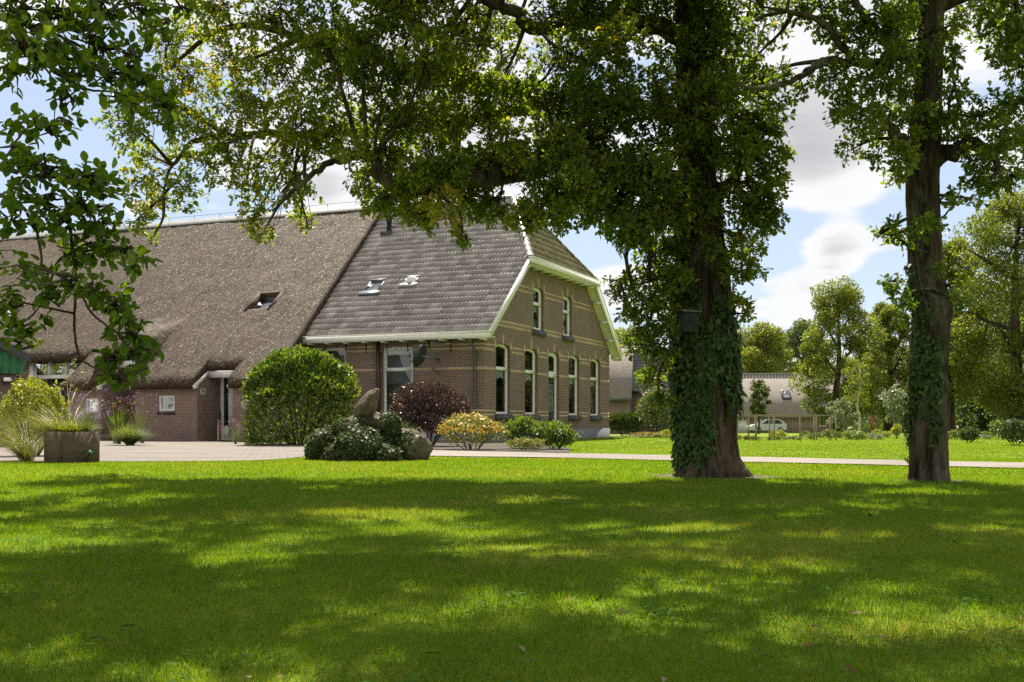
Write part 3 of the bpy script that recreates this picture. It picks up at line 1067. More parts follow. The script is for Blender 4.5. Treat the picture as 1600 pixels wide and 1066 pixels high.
def skylight(house, name, c, w, h, slope, frame_m, recess=0.0, dome=False):
    """roof window lying on the slope; c: local centre; frame > pane"""
    ca, sa = math.cos(slope), math.sin(slope)
    ex, ey, ez = Vector((1, 0, 0)), Vector((0, ca, sa)), Vector((0, -sa, ca))
    Mx = Matrix((ex, ey, ez)).transposed().to_4x4()
    Mx.translation = c
    g = G()
    t, d = 0.06, 0.055
    g.box(-w / 2, w / 2, -h / 2, -h / 2 + t, -0.1, d, Mx)
    g.box(-w / 2, w / 2, h / 2 - t, h / 2, -0.1, d + 0.02, Mx)
    g.box(-w / 2, -w / 2 + t, -h / 2 + t, h / 2 - t, -0.1, d - 0.005, Mx)
    g.box(w / 2 - t, w / 2, -h / 2 + t, h / 2 - t, -0.1, d - 0.005, Mx)
    g.box(-w / 2 - 0.1, w / 2 + 0.1, -h / 2 - 0.22, -h / 2, 0.035, 0.06, Mx)
    o = g.build(name, M[frame_m], house)
    p = G()
    if dome:
        for i in range(6):
            for j in range(6):
                f = lambda a, b: Mx @ Vector(((a / 3 - 1) * (w / 2 - t), (b / 3 - 1) * (h / 2 - t), d * 0.7 + 0.16 * (1 - (a / 3 - 1) ** 2) * (1 - (b / 3 - 1) ** 2)))
                p.add([f(i, j), f(i + 1, j), f(i + 1, j + 1), f(i, j + 1)], [[0, 1, 2, 3]])
        p.build('pane', M['dome'], o, smooth=True)
    else:
        p.box(-w / 2 + t, w / 2 - t, -h / 2 + t, h / 2 - t, d * 0.5, d * 0.5 + 0.015, Mx)
        p.build('pane', M['skyglass'], o)
    return o


def voussoirs(g, P, a0, a1, z1, sag):
    am, hw = (a0 + a1) / 2, (a1 - a0) / 2
    for t in (-1.06, 0.0, 1.06):
        a = am + hw * t
        zb = z1 - sag * t * t - 0.03
        zt = zb + (0.30 if t else 0.36)
        lean = 0.05 * t
        w = 0.078
        V = [P(a - w, zb, 0.004), P(a + w, zb, 0.004), P(a + w + lean, zt, 0.004), P(a - w + lean, zt, 0.004)]
        V += [P(a - w, zb, -0.03), P(a + w, zb, -0.03), P(a + w + lean, zt, -0.03), P(a - w + lean, zt, -0.03)]
        q = G()
        q.add(V, [[0, 1, 2, 3], [0, 1, 5, 4], [1, 2, 6, 5], [2, 3, 7, 6], [3, 0, 4, 7]])
        q.build('voussoir', M['yellow_brick'], g, uv=True)


def bands(g, P, a0, a1, z, h, gaps, d=0.003):
    """yellow string course between a0 and a1, broken at the openings"""
    cur = a0
    for b0, b1 in sorted(gaps) + [(a1, a1)]:
        if b0 > cur + 0.02:
            q = G()
            pbox(q, P, cur, min(b0, a1), z, z + h, -0.02, d)
            q.build('yellow_band', M['yellow_brick'], g, uv=True)
        cur = max(cur, b1)


def build_house():
    M['dome'] = plain('milky_dome', (0.7, 0.69, 0.62), 0.15, var=0.05, spec=0.8)
    H = empty('farmhouse', HOUSE_O, HOUSE_RZ)
    tag(H, 'long brick farmhouse with thatched barn roof and tiled front gable end', 'farmhouse')
    PG = lambda a, z, d: Vector((d, a, z))            # gable wall, outward +x
    PL = lambda a, z, d: Vector((-a, -d, z))          # long wall, outward -y
    # ---- gable
    GW = [(0.97, 2.2), (3.55, 4.79), (8.15, 9.42), (10.82, 12.12)]
    UW = [(4.37, 5.40), (7.49, 8.52)]
    DOOR = (5.93, 7.06)
    holes = [arch_poly(a, b, 0.92, 3.33, 0.13) for a, b in GW] + [arch_poly(a, b, 4.02, 5.60, 0.12) for a, b in UW]
    holes.append(arch_poly(DOOR[0], DOOR[1], 0.32, 3.33, 0.13))
    g = G()
    wall(g, PG, [(0, 0.3), (WG, 0.3), (WG, 3.78), (10.32, 6.2), (3.05, 6.2), (0, 3.78)], holes, 0.2)
    g.build('gable_wall', M['brick'], H, uv=True)
    g = G()
    for a0, a1 in ((0, DOOR[0] - 0.05), (DOOR[1] + 0.05, WG)):
        pbox(g, PG, a0 - (0.03 if a0 == 0 else 0), a1, -0.5, 0.40, -0.2, 0.035)
    pbox(g, PG, DOOR[0] - 0.05, DOOR[1] + 0.05, -0.5, 0.3, -0.3, 0.30)
    pbox(g, PL, 0, 6.7, -0.5, 0.40, -0.2, 0.03)
    g.build('plinth', M['plinth'], H)
    allw = GW + [DOOR]
    for z, h in ((3.17, 0.075), (3.02, 0.075)):
        bands(H, PG, 0.0, WG, z, h, [(a - 0.09, b + 0.09) for a, b in allw])
    bands(H, PG, 0.0, WG, 2.38, 0.085, allw)
    for z in (0.985, 0.85):
        bands(H, PG, 0.0, WG, z, 0.085, [(a - (0.1 if z < 0.9 else 0), b + (0.1 if z < 0.9 else 0)) for a, b in GW] + [DOOR])
    for z, ins in ((4.02, 0.36), (3.88, 0.2)):
        bands(H, PG, ins, WG - ins, z, 0.085, [(a - (0.1 if z < 4 else 0), b + (0.1 if z < 4 else 0)) for a, b in UW])
    for z, ins in ((5.42, 2.08), (5.25, 1.9)):
        bands(H, PG, ins, WG - ins, z, 0.085, [(a - 0.09, b + 0.09) for a, b in UW])
    for a, b in allw:
        voussoirs(H, PG, a, b, 3.33, 0.13)
    for a, b in UW:
        voussoirs(H, PG, a, b, 5.60, 0.12)
    LW = (2.62, 3.80)
    SW = (5.22, 6.12)
    for z in (3.17, 3.03):
        bands(H, PL, 0.0, 6.65, z, 0.085, [LW, SW])
    for z in (2.38, 0.985, 0.85):
        bands(H, PL, 0.0, 6.65, z, 0.085, [LW] + ([SW] if z > 1 else []))
    for i, (a, b) in enumerate(GW):
        window(H, PG, a, b, 0.92, 3.33, 0.13, 2.46, lace=True)
    for i, (a, b) in enumerate(UW):
        window(H, PG, a, b, 4.02, 5.60, 0.12, 4.98, fw=0.085, lace='low')
    # ---- front door with transom light
    a, b = DOOR
    g = G()
    ring(g, PG, arch_poly(a, b, 0.32, 3.33, 0.13), arch_poly(a + 0.09, b - 0.09, 0.34, 3.25, 0.10), -0.10, -0.2)
    pbox(g, PG, a + 0.09, b - 0.09, 2.34, 2.50, -0.19, -0.09)
    ring(g, PG, arch_poly(a + 0.09, b - 0.09, 2.50, 3.25, 0.10), arch_poly(a + 0.17, b - 0.17, 2.58, 3.17, 0.08), -0.115, -0.16)
    fr = g.build('door_frame', M['cream'], H)
    p = G()
    po = arch_poly(a + 0.12, b - 0.12, 2.5, 3.2, 0.08)
    p.add([PG(x, z, -0.15) for x, z in po], [list(range(len(po)))])
    p.build('pane', M['glass'], fr)
    g = G()
    pbox(g, PG, a + 0.09, b - 0.09, 0.34, 2.34, -0.21, -0.165)
    for z0, z1 in ((0.45, 0.85), (0.95, 2.2)):
        ring(g, PG, arch_poly(a + 0.2, b - 0.2, z0, z1), arch_poly(a + 0.25, b - 0.25, z0 + 0.05, z1 - 0.05), -0.15, -0.17)
    d = g.build('front_door', M['door'], H)
    g = G()
    for k in range(4):                                     # wrought iron grille
        aa = a + 0.36 + 0.14 * k
        g.tube([PG(aa, 1.05, -0.155), PG(aa + 0.03, 1.35, -0.145), PG(aa - 0.03, 1.7, -0.145), PG(aa, 2.1, -0.155)], 0.012, 5)
    for k in range(5):
        g.tube([PG(a + 0.3, 1.1 + 0.24 * k, -0.15), PG(b - 0.3, 1.1 + 0.24 * k, -0.15)], 0.009, 4)
    g.build('grille', M['lightmetal'], d)
    g = G()
    g.tube([PG(b - 0.17, 1.3, -0.165), PG(b - 0.17, 1.3, -0.10), PG(b - 0.28, 1.3, -0.09)], 0.014, 6)
    g.build('handle', M['copper'], d)
    # ---- long wall of the dwelling
    g = G()
    wall(g, PL, [(0, 0.3), (6.75, 0.3), (6.75, 3.78), (0, 3.78)], [arch_poly(*LW, 0.92, 3.21), arch_poly(*SW, 1.6, 3.24)], 0.2)
    g.build('side_wall', M['brick'], H, uv=True)
    window(H, PL, *LW, 0.92, 3.21, 0, 2.42, blind=True, fw=0.09)
    window(H, PL, *SW, 1.6, 3.24, 0, 2.5)
    # closed dark rooms behind the glass
    g = G()
    for P, L0, L1, z0, z1 in ((PG, 0.3, 13.0, 0.5, 3.5), (PG, 3.2, 10.1, 3.8, 5.9), (PL, 0.4, 6.6, 0.5, 3.5)):
        V = [P(a_, z_, d_) for d_ in (-0.55, -0.56) for z_ in (z0, z1) for a_ in (L0, L1)]
        g.add(V, [[0, 1, 3, 2]])
        V = [P(a_, z_, d_) for d_ in (-0.205, -0.55) for z_ in (z0, z1) for a_ in (L0, L1)]
        g.add(V, [[0, 1, 5, 4], [2, 3, 7, 6], [0, 2, 6, 4], [1, 3, 7, 5]])
    g.build('room', M['interior'], H)
    # ---- tiled roof
    cs, sn = math.cos(math.atan(0.814)), math.sin(math.atan(0.814))
    slope = math.atan(0.814)

    def front(x, s, h):
        return np.stack([x, -0.36 + s * cs - h * sn, 3.62 + s * sn + h * cs], -1)
    Ls = (RIDGE_V + 0.36) / cs
    xs, ss = [], []
    for r in range(int(Ls / 0.345) + 1):
        s0 = 0.05 + r * 0.345
        v = -0.36 + (s0 + 0.17) * cs
        xr = 0.40 if v < 3.08 else 0.40 - (v - 3.08) * (2.15 / (RIDGE_V - 3.08))
        if s0 > Ls - 0.1:
            break
        x = np.arange(-7.7 + 0.14 * (r % 2) * 0, xr - 0.02, 0.28)
        x = x[x + 0.14 < xr]
        xs.append(x)
        ss.append(np.full(len(x), s0))
    X0, S0 = np.concatenate(xs), np.concatenate(ss)
    g = G()
    tile_field(g, X0, S0, front)
    half_round(g, (-7.6, RIDGE_V, 9.38), (-1.75, RIDGE_V, 9.38), 0.15, 17, 3)
    half_round(g, (0.42, 3.02, 6.44), (-1.75, RIDGE_V, 9.40), 0.14, 13, 4)
    tr = g.build('tiled_roof', M['tile'], H)
    g = G()
    hs = math.atan2(2.95, 2.15)
    Lh = math.hypot(2.95, 2.15)
    xs, ss = [], []
    for r in range(int(Lh / 0.345)):
        s0 = 0.04 + r * 0.345
        f = (s0 + 0.14) / Lh
        y0, y1 = 3.02 + f * (RIDGE_V - 3.02), 10.36 - f * (10.36 - RIDGE_V)
        x = np.arange(y0, y1 - 0.15, 0.28)
        xs.append(x)
        ss.append(np.full(len(x), s0))
    tile_field(g, np.concatenate(xs), np.concatenate(ss), lambda x, s, h: np.stack([0.46 - s * math.cos(hs) + h * math.sin(hs), x, 6.38 + s * math.sin(hs) + h * math.cos(hs)], -1), 0.28, 0.345, 8)
    half_round(g, (0.42, 10.36, 6.44), (-1.75, RIDGE_V, 9.40), 0.14, 13, 5)
    g.build('hip_tiles', M['hip_tile'], tr)
    g = G()
    e = 0.05
    g.add([(0.40, -0.36, 3.62 - e), (-7.6, -0.36, 3.62 - e), (-7.6, RIDGE_V, 9.35 - e), (-1.75, RIDGE_V, 9.35 - e), (0.40, 3.02, 6.38 - e)], [[0, 1, 2, 3, 4]])
    g.add([(0.46, 3.02, 6.36 - e), (-1.75, RIDGE_V, 9.35 - e), (0.46, 10.36, 6.36 - e)], [[0, 1, 2]])
    g.add([(0.40, WG + 0.36, 3.62), (-7.6, WG + 0.36, 3.62), (-7.6, RIDGE_V, 9.35), (-1.75, RIDGE_V, 9.35), (0.40, 10.36, 6.38)], [[0, 1, 2, 3, 4]])
    g.build('roof_board', M['under'], tr)
    # ---- white timber: barge boards, hip eave, gutter
    for sgn, yy in ((1, 0.0), (-1, WG)):
        g = G()
        p0 = Vector((0.40, yy - sgn * 0.50, 3.42))
        p1 = Vector((0.40, yy + sgn * 3.08, 6.33))
        g.bar(p0, p1, 0.05, 0.22)
        g.bar(p0 + Vector((0.03, 0, 0.15)), p1 + Vector((0.03, 0, 0.15)), 0.10, 0.045)
        a0, a1 = p0 + Vector((-0.03, 0, -0.08)), p1 + Vector((-0.03, 0, -0.08))
        g.prism([a0, a1, a1 + Vector((-0.37, 0, 0)), a0 + Vector((-0.37, 0, 0))], (0, 0, 0.025))
        for f in (0.06, 0.3, 0.55, 0.8):
            c = a0.lerp(a1, f) + Vector((0, 0, -0.05))
            g.box(c.x - 0.37, c.x + 0.0, c.y - 0.05, c.y + 0.05, c.z - 0.05, c.z + 0.06)
        g.build('barge_board', M['cream'], H)
    g = G()
    g.box(0.42, 0.56, 2.9, 10.47, 6.22, 6.40)
    g.box(0.40, 0.60, 2.88, 10.49, 6.40, 6.435)
    g.box(0.002, 0.42, 3.02, 10.35, 6.20, 6.225)
    for k in range(9):
        y = 3.3 + k * 0.84
        g.box(0.01, 0.40, y - 0.04, y + 0.04, 6.13, 6.199)
    g.build('hip_eave', M['cream'], H)
    g = G()
    g.box(-6.72, 0.42, -0.56, -0.40, 3.36, 3.56)
    g.box(-6.72, 0.43, -0.60, -0.38, 3.56, 3.60)
    g.box(-6.72, 0.40, -0.40, -0.002, 3.40, 3.425)
    for k in range(10):
        x = -6.4 + k * 0.72
        g.box(x - 0.03, x + 0.03, -0.54, -0.01, 3.32, 3.36)
    g.build('gutter', M['white'], H)
    g = G()
    g.tube([(-0.31, -0.48, 3.37), (-0.31, -0.47, 3.25), (-0.31, -0.09, 3.05), (-0.31, -0.09, 0.02)], 0.048, 10)
    for z in (2.7, 1.6, 0.6):
        g.tube([(-0.31, -0.09, z), (-0.31, -0.09, z + 0.04)], 0.06, 10)
    g.build('downpipe', M['pipe'], H)
    g = G()
    g.box(-3.97, -3.84, -0.11, -0.004, 0.3, 3.36)
    g.build('rain_pipe', M['darkpipe'], H)
    for k in range(8):
        x = -6.0 + k * 0.8
        g = G()
        g.box(x - 0.012, x + 0.012, -0.03, -0.002, 3.0 + 0.1 * (k % 2), 3.4)
        g.build('wall_anchor', M['darkpipe'], H)
    # ---- roof windows and vent
    skylight(H, 'skylight', roof_hit(585.5, 450) + Vector((0, 0, 0.05)), 0.62, 0.78, slope, 'pipe')
    skylight(H, 'skylight', roof_hit(643, 441) + Vector((0, 0, 0.05)), 0.5, 0.46, slope, 'ridge', dome=True)
    g = G()
    c = roof_hit(608, 364)
    g.lathe([(0.10, -0.2), (0.10, 0.42), (0.115, 0.42), (0.115, 0.52), (0.15, 0.55), (0.15, 0.66), (0.03, 0.74), (0.0, 0.74)], 14, Matrix.Translation(c))
    g.box(c.x - 0.22, c.x + 0.22, c.y - 0.3, c.y + 0.1, c.z - 0.2, c.z + 0.02)
    g.build('vent_pipe', M['metal'], H)
    wins = [roof_hit(px, py, 4.2, 0.8) for px, py in ((413, 471), (17, 484))]
    for c in wins:
        ca, sa = math.cos(slope), math.sin(slope)
        sk = skylight(H, 'skylight', c + Vector((0, sa, -ca)) * 0.17, 0.86, 0.86, slope, 'metal')
        g = G()                                         # thatch cheeks of the recess
        Mx = Matrix(((1, 0, 0), (0, ca, -sa), (0, sa, ca))).to_4x4()
        Mx.translation = c
        for b in ((-0.56, -0.44, -0.6, 0.6), (0.44, 0.56, -0.6, 0.6), (-0.44, 0.44, 0.48, 0.62)):
            g.box(b[0], b[1], b[2], b[3], -0.32, 0.035, Mx)
        g.build('thatch_reveal', M['thatch'], sk)
        g = G()
        g.box(-0.43, 0.43, -0.62, -0.47, -0.10, -0.02, Mx)
        g.build('lead_apron', M['ridge'], sk)
    build_thatch(H, wins)
    # ---- barn front below the thatch
    vf = -2.38
    PF = lambda a, z, d: Vector((-a, vf - d, z))
    g = G()
    wall(g, PF, [(6.5, -0.3), (8.15, -0.3), (8.15, 1.9), (6.5, 1.9)], [])
    wall(g, PF, [(9.6, -0.3), (12.25, -0.3), (12.25, 1.92), (9.6, 1.92)], [arch_poly(10.55, 11.25, 1.02, 1.58)], 0.1)
    wall(g, PF, [(13.75, -0.3), (15.25, -0.3), (15.25, 1.92), (13.75, 1.92)], [arch_poly(13.9, 14.5, 0.98, 1.52)], 0.1)
    wall(g, PF, [(19.2, -0.3), (34, -0.3), (34, 1.95), (19.2, 1.95)], [])
    for u, v1, fac in ((6.72, 0.0, 1), (8.15, -1.15, -1), (9.6, -1.15, 1), (12.25, -0.9, -1), (13.75, -0.9, 1), (15.25, -0.9, -1), (19.2, -0.9, 1)):
        zt = 3.55 if u < 7 else None
        g.add([(-u, vf, -0.3), (-u, v1, -0.3), (-u, v1, 3.9 + 0.8 * v1 + 0.05), (-u, vf, 1.95)], [[0, 1, 2, 3]])
    for u0, u1, v in ((8.15, 9.6, -1.15), (12.25, 13.75, -0.9), (15.25, 19.2, -0.9)):
        zt = 3.9 + 0.8 * v
        PB = lambda a, z, d, v=v: Vector((-a, v - d, z))
        if u0 < 9:
            wall(g, PB, [(u0, -0.3), (u1, -0.3), (u1, zt), (u0, zt)], [arch_poly(8.42, 9.56, 0.02, 2.32)], 0.08)
        elif u0 < 13:
            wall(g, PB, [(u0, -0.3), (u1, -0.3), (u1, zt + 0.3), (u0, zt + 0.3)], [arch_poly(12.35, 12.95, 0.02, 2.2)], 0.15)
        else:
            wall(g, PB, [(u0, -0.3), (u1, -0.3), (u1, zt), (u0, zt)], [arch_poly(15.9, 18.62, 0.02, 3.12)], 0.12)
    g.build('barn_wall', M['porch_brick'], H, uv=True)
    w = window(H, PF, 10.55, 11.25, 1.02, 1.58, 0, None, 0.075, False, din=-0.03)
    s = G()
    pbox(s, PF, 10.52, 11.28, 0.92, 1.015, -0.05, 0.03)
    s.build('sill', M['darkpipe'], w)
    window(H, PF, 13.9, 14.5, 0.98, 1.52, 0, None, 0.075, False, din=-0.03)
    g = G()
    for a0, a1, z0, z1 in ((10.5, 11.3, 0.9, 1.7), (13.85, 14.55, 0.9, 1.6)):
        V = [PF(a_, z_, d_) for d_ in (-0.13, -0.4) for z_ in (z0, z1) for a_ in (a0, a1)]
        g.add(V, [[0, 1, 5, 4], [2, 3, 7, 6], [0, 2, 6, 4], [1, 3, 7, 5], [4, 5, 7, 6]])
        g.build('room', M['interior'], H)
        g = G()
    pbox(g, PF, 12.2, 13.1, 0.0, 2.4, -3.2, -1.66)
    g.build('room', M['interior'], H)
    # cream eave boards and porch beams
    g = G()
    for a0, a1 in ((6.6, 8.2), (9.55, 12.3), (13.7, 15.3), (19.15, 34)):
        pbox(g, PF, a0, a1, 1.79, 1.875, 0.0, 0.22)
    for u, up in ((8.15, 0), (9.6, 1), (12.25, 0), (13.75, 1), (15.25, 0)):   # sloping boards along the cut thatch
        v1 = {8.15: -1.85, 9.6: -1.85, 12.25: -1.75, 13.75: -1.75, 15.25: -1.3}[u]
        p, q = Vector((-u + (0.02 if up else -0.02), vf - 0.22, 1.83)), Vector((-u + (0.02 if up else -0.02), v1 + 0.15, 3.84 + 0.8 * v1 + 0.06))
        g.bar(p, q, 0.05, 0.13)
    g.box(-9.58, -8.17, -1.80, -1.66, 2.18, 2.42)
    g.box(-13.72, -12.27, -1.66, -1.5, 2.60, 2.85)
    g.box(-12.98, -12.9, -0.98, -0.9, 0, 2.7)
    g.build('eave_board', M['cream'], H)
    # porch door
    PB = lambda a, z, d: Vector((-a, -1.15 - d, z))
    g = G()
    ring(g, PB, arch_poly(8.42, 9.56, 0.02, 2.32), arch_poly(8.55, 9.46, 0.06, 2.24), 0.03, -0.1)
    pbox(g, PB, 9.16, 9.24, 0.06, 2.24, -0.08, 0.0)
    fr = g.build('door_frame', M['cream'], H)
    g = G()
    pbox(g, PB, 8.55, 9.16, 0.06, 2.24, -0.07, -0.03)
    pbox(g, PB, 9.24, 9.46, 0.06, 0.5, -0.07, -0.03)
    g.build('porch_door', M['white'], H)
    g = G()
    pbox(g, PB, 9.24, 9.46, 0.5, 2.24, -0.07, -0.05)
    g.build('pane', M['door'], fr)
    # barn doors with glazed strip above
    PD = lambda a, z, d: Vector((-a, -0.9 - d, z))
    g = G()
    for a0, a1, z0, z1 in ((15.9, 16.02, 0.02, 3.12), (18.45, 18.62, 0.02, 3.12), (16.02, 18.45, 2.99, 3.12), (16.02, 18.45, 2.32, 2.44), (16.79, 16.86, 2.44, 2.99), (17.62, 17.69, 2.44, 2.99)):
        pbox(g, PD, a0, a1, z0, z1, -0.12, 0.03 + 0.003 * (z1 - z0))
    pbox(g, PD, 15.85, 18.67, 2.30, 2.34, -0.1, 0.08)
    fr = g.build('barn_door_frame', M['cream'], H)
    g = G()
    g.add([PD(a_, z_, -0.06) for a_, z_ in arch_poly(16.0, 18.5, 2.4, 3.05)], [[0, 1, 2, 3]])
    g.build('pane', M['glass'], fr)
    g = G()
    for k in range(12):
        a0 = 16.03 + k * 0.2015
        pbox(g, PD, a0, a0 + 0.195, 0.03, 2.31, -0.08, -0.03 - 0.004 * (k % 2))
    V = [PD(a_, z_, d_) for d_ in (-0.13, -0.8) for z_ in (2.35, 3.1) for a_ in (15.95, 18.6)]
    g.add(V, [[0, 1, 5, 4], [2, 3, 7, 6], [0, 2, 6, 4], [1, 3, 7, 5], [4, 5, 7, 6]])
    g.build('barn_door', M['door'], H)
    # house number on the porch side wall
    cu = bpy.data.curves.new('number_text', 'FONT')
    cu.body = '62'
    cu.size = 0.30
    cu.extrude = 0.008
    cu.align_x = 'CENTER'
    to = bpy.data.objects.new('tmp', cu)
    COL.objects.link(to)
    bpy.context.view_layer.update()
    me = bpy.data.meshes.new_from_object(to.evaluated_get(bpy.context.evaluated_depsgraph_get()))
    bpy.data.objects.remove(to)
    n = bpy.data.objects.new('house_number', me)
    COL.objects.link(n)
    me.materials.clear()
    me.materials.append(M['number'])
    n.parent = H
    n.rotation_euler = (math.radians(90), 0, math.radians(90))
    n.location = (-9.6 + 0.012, vf + 0.3, 1.60)
    return H


def build_house_fittings():
    """separate things fixed to the farmhouse"""
    # satellite dish
    c = HM @ Vector((-1.95, -0.75, 2.82))
    D = empty('satellite_dish', c, 0)
    tag(D, 'dark grey satellite dish on a wall arm beside the tall side window', 'satellite dish')
    face = Vector((-0.86, 0.36, 0.34)).normalized()
    R = face.to_track_quat('Z', 'Y').to_matrix().to_4x4()
    g = G()
    g.lathe([(0.0, -0.09), (0.15, -0.08), (0.28, -0.045), (0.39, 0.0), (0.39, 0.012), (0.28, -0.033), (0.15, -0.065), (0.0, -0.075)], 32, R)
    g.build('dish', M['metal'], D, smooth=True)
    wallp = HM @ Vector((-1.62, -0.02, 2.75)) - c
    q = HM @ Vector((-1.62, -0.55, 2.75)) - c
    g = G()
    g.tube([wallp, q], 0.022, 6)
    g.tube([q + Vector((0, 0, -0.35)), q + Vector((0, 0, 0.55))], 0.025, 8)
    g.tube([q + Vector((0, 0, 0.5)), q + Vector((0.45, -0.05, 0.42))], 0.015, 6)
    g.tube([-face * 0.08, q], 0.05, 6)
    g.tube([wallp + Vector((0, 0, -0.5)), q + Vector((0, 0, -0.3))], 0.016, 6)
    g.build('bracket', M['pipe'], D)
    g = G()
    tip = face * 0.42 + Vector((0, 0, -0.12))
    g.tube([face * -0.02 + Vector((0, 0, -0.36)), tip], 0.014, 6)
    g.box(tip.x - 0.05, tip.x + 0.05, tip.y - 0.04, tip.y + 0.04, tip.z - 0.04, tip.z + 0.05)
    g.build('feed_arm', M['pipe'], D)
    # security camera by the tall window
    c = HM @ Vector((-2.50, -0.02, 2.66))
    D = empty('security_camera', c)
    tag(D, 'small light security camera on the brick wall right of the tall side window', 'security camera')
    g = G()
    p = HM.to_3x3() @ Vector((0, -0.16, 0.04))
    g.tube([(0, 0, 0), p], 0.02, 6)
    g.build('bracket', M['metal'], D)
    g = G()
    d = HM.to_3x3() @ Vector((-0.5, -0.8, -0.3)).normalized()
    g.tube([Vector(p) - d * 0.08, Vector(p) + d * 0.12], 0.042, 10)
    g.build('camera_body', M['lightmetal'], D)
    # bronze post at the porch
    c = HM @ Vector((-9.2, -1.75, 0.0))
    D = empty('ash_post', c)
    tag(D, 'slim bronze post with a dark cap standing in the porch by the door', 'bollard')
    g = G()
    g.lathe([(0.0, 0.012), (0.075, 0.012), (0.065, 0.03), (0.065, 0.78), (0.0, 0.78)], 16)
    g.build('post', M['copper'], D, smooth=True)
    g = G()
    g.lathe([(0.075, 0.78), (0.08, 0.8), (0.08, 0.98), (0.07, 1.02), (0.0, 1.03)], 16)
    g.build('cap', M['metal'], D, smooth=True)
    # round grey wall plate, half behind the laurel
    c = HM @ Vector((-7.55, -2.42, 1.25))
    D = empty('wall_lamp', c)
    tag(D, 'round grey disc lamp on the brick wall, half hidden behind the clipped laurel', 'wall lamp')
    Rm = (HM.to_3x3() @ Vector((0, -1, 0))).to_track_quat('Z', 'Y').to_matrix().to_4x4()
    g = G()
    g.lathe([(0.0, 0.09), (0.12, 0.085), (0.2, 0.06), (0.23, 0.02), (0.23, -0.03)], 24, Rm)
    g.build('shade', M['lightmetal'], D, smooth=True)
    g = G()
    g.lathe([(0.1, -0.04), (0.1, 0.0), (0.0, 0.0)], 16, Rm)
    g.build('mount', M['metal'], D)


def build_shed():
    S = empty('green_shed', (-13.3, 30.0, 0), math.radians(28))
    tag(S, 'shed with green metal gable cladding and dark roof at left edge', 'shed')
    w, dp, ze, zr = 4.6, 5.0, 2.32, 3.55
    g = G()
    g.box(-w, 0, 0, dp, -0.2, 1.98)
    g.build('wall', M['planter_wall'], S, uv=True)
    g = G()
    P0 = [(-w - 0.02, 1.95), (0.22, 1.95), (0.22, 2.30), (-w / 2, zr - 0.12), (-w - 0.02, 2.30)]
    g.prism([(x, -0.06, z) for x, z in P0], (0, 0.05, 0))
    for k in range(24):
        x = -w + 0.05 + k * 0.2
        zt = 2.30 + (zr - 0.14 - 2.30) * (1 - abs(x + w / 2) / (w / 2 + 0.22))
        g.box(x - 0.025, x + 0.025, -0.095, -0.055, 1.95, max(2.0, zt - 0.02))
    g.build('cladding', M['green_metal'], S)
    g = G()
    for sgn in (1, -1):
        xe = 0.36 if sgn > 0 else -w - 0.36
        g.prism([(xe, -0.25, 2.26), (-w / 2, -0.25, zr), (-w / 2, -0.25, zr + 0.2), (xe, -0.25, 2.46)], (0, dp + 0.5, 0))
    g.build('roof', M['slate'], S)
    g = G()
    g.tube([(0.06, 0.12, 2.2), (0.06, 0.12, 0.0)], 0.045, 8)
    g.tube([(0.3, -0.1, 2.28), (0.3, -0.1, 2.12), (0.06, 0.1, 1.95)], 0.04, 8)
    g.build('downpipe', M['darkpipe'], S)
    g = G()
    g.box(-0.32, -0.10, -0.16, -0.005, 1.72, 1.86)
    l = g.build('flood_lamp', M['metal'], S)
    g = G()
    g.box(-0.30, -0.12, -0.175, -0.161, 1.74, 1.84)
    g.build('lens', M['white'], l)


M['planter_wall'] = brick_mat('shed_brick', (0.20, 0.13, 0.10), (0.16, 0.10, 0.08), (0.2, 0.16, 0.13))


# ================================================================== TREES
def trunk_geo(g, P, R, n=72, per=10, ridge=0.07, freq=6.0, flare=None, seed=0):
    """bark-ridged trunk along P"""
    Q = smooth_path(P, per)
    m = len(Q)
    Rr = np.interp(np.linspace(0, 1, m), np.linspace(0, 1, len(R)), R)
    ang = np.linspace(0, 2 * np.pi, n, endpoint=False)
    A, Z = np.meshgrid(ang, Q[:, 2])
    nz = fbm(np.cos(A) * freq + Z * 0.5 + seed * 9, np.sin(A) * freq - Z * 0.35 + 3 * np.sin(Z * 0.9), seed, 3)
    rid = 1 - np.abs(2 * nz - 1)
    big = fbm(np.cos(A) * 1.1 + seed, np.sin(A) * 1.1 + Z * 0.6, seed + 5, 2) - 0.5
    RR = Rr[:, None] * (1 + ridge * (rid - 0.7) * 1.6 + 0.22 * big)
    if flare:
        z0, dirs = flare
        k = np.clip(1 - (Z - Q[0, 2]) / z0, 0, 1) ** 2
        f = sum(a * np.clip(np.cos(A - t), 0, 1) ** 6 for t, a in dirs)
        RR = RR * (1 + k * f)
    V = np.stack([Q[:, 0:1] + RR * np.cos(A), Q[:, 1:2] + RR * np.sin(A), Z], -1).reshape(-1, 3)
    i = np.arange(m - 1)[:, None]
    j = np.arange(n)[None, :]
    a = i * n + j
    b = i * n + (j + 1) % n
    g.add(V, np.stack([a, b, b + n, a + n], -1).reshape(-1, 4))
    return Q, Rr


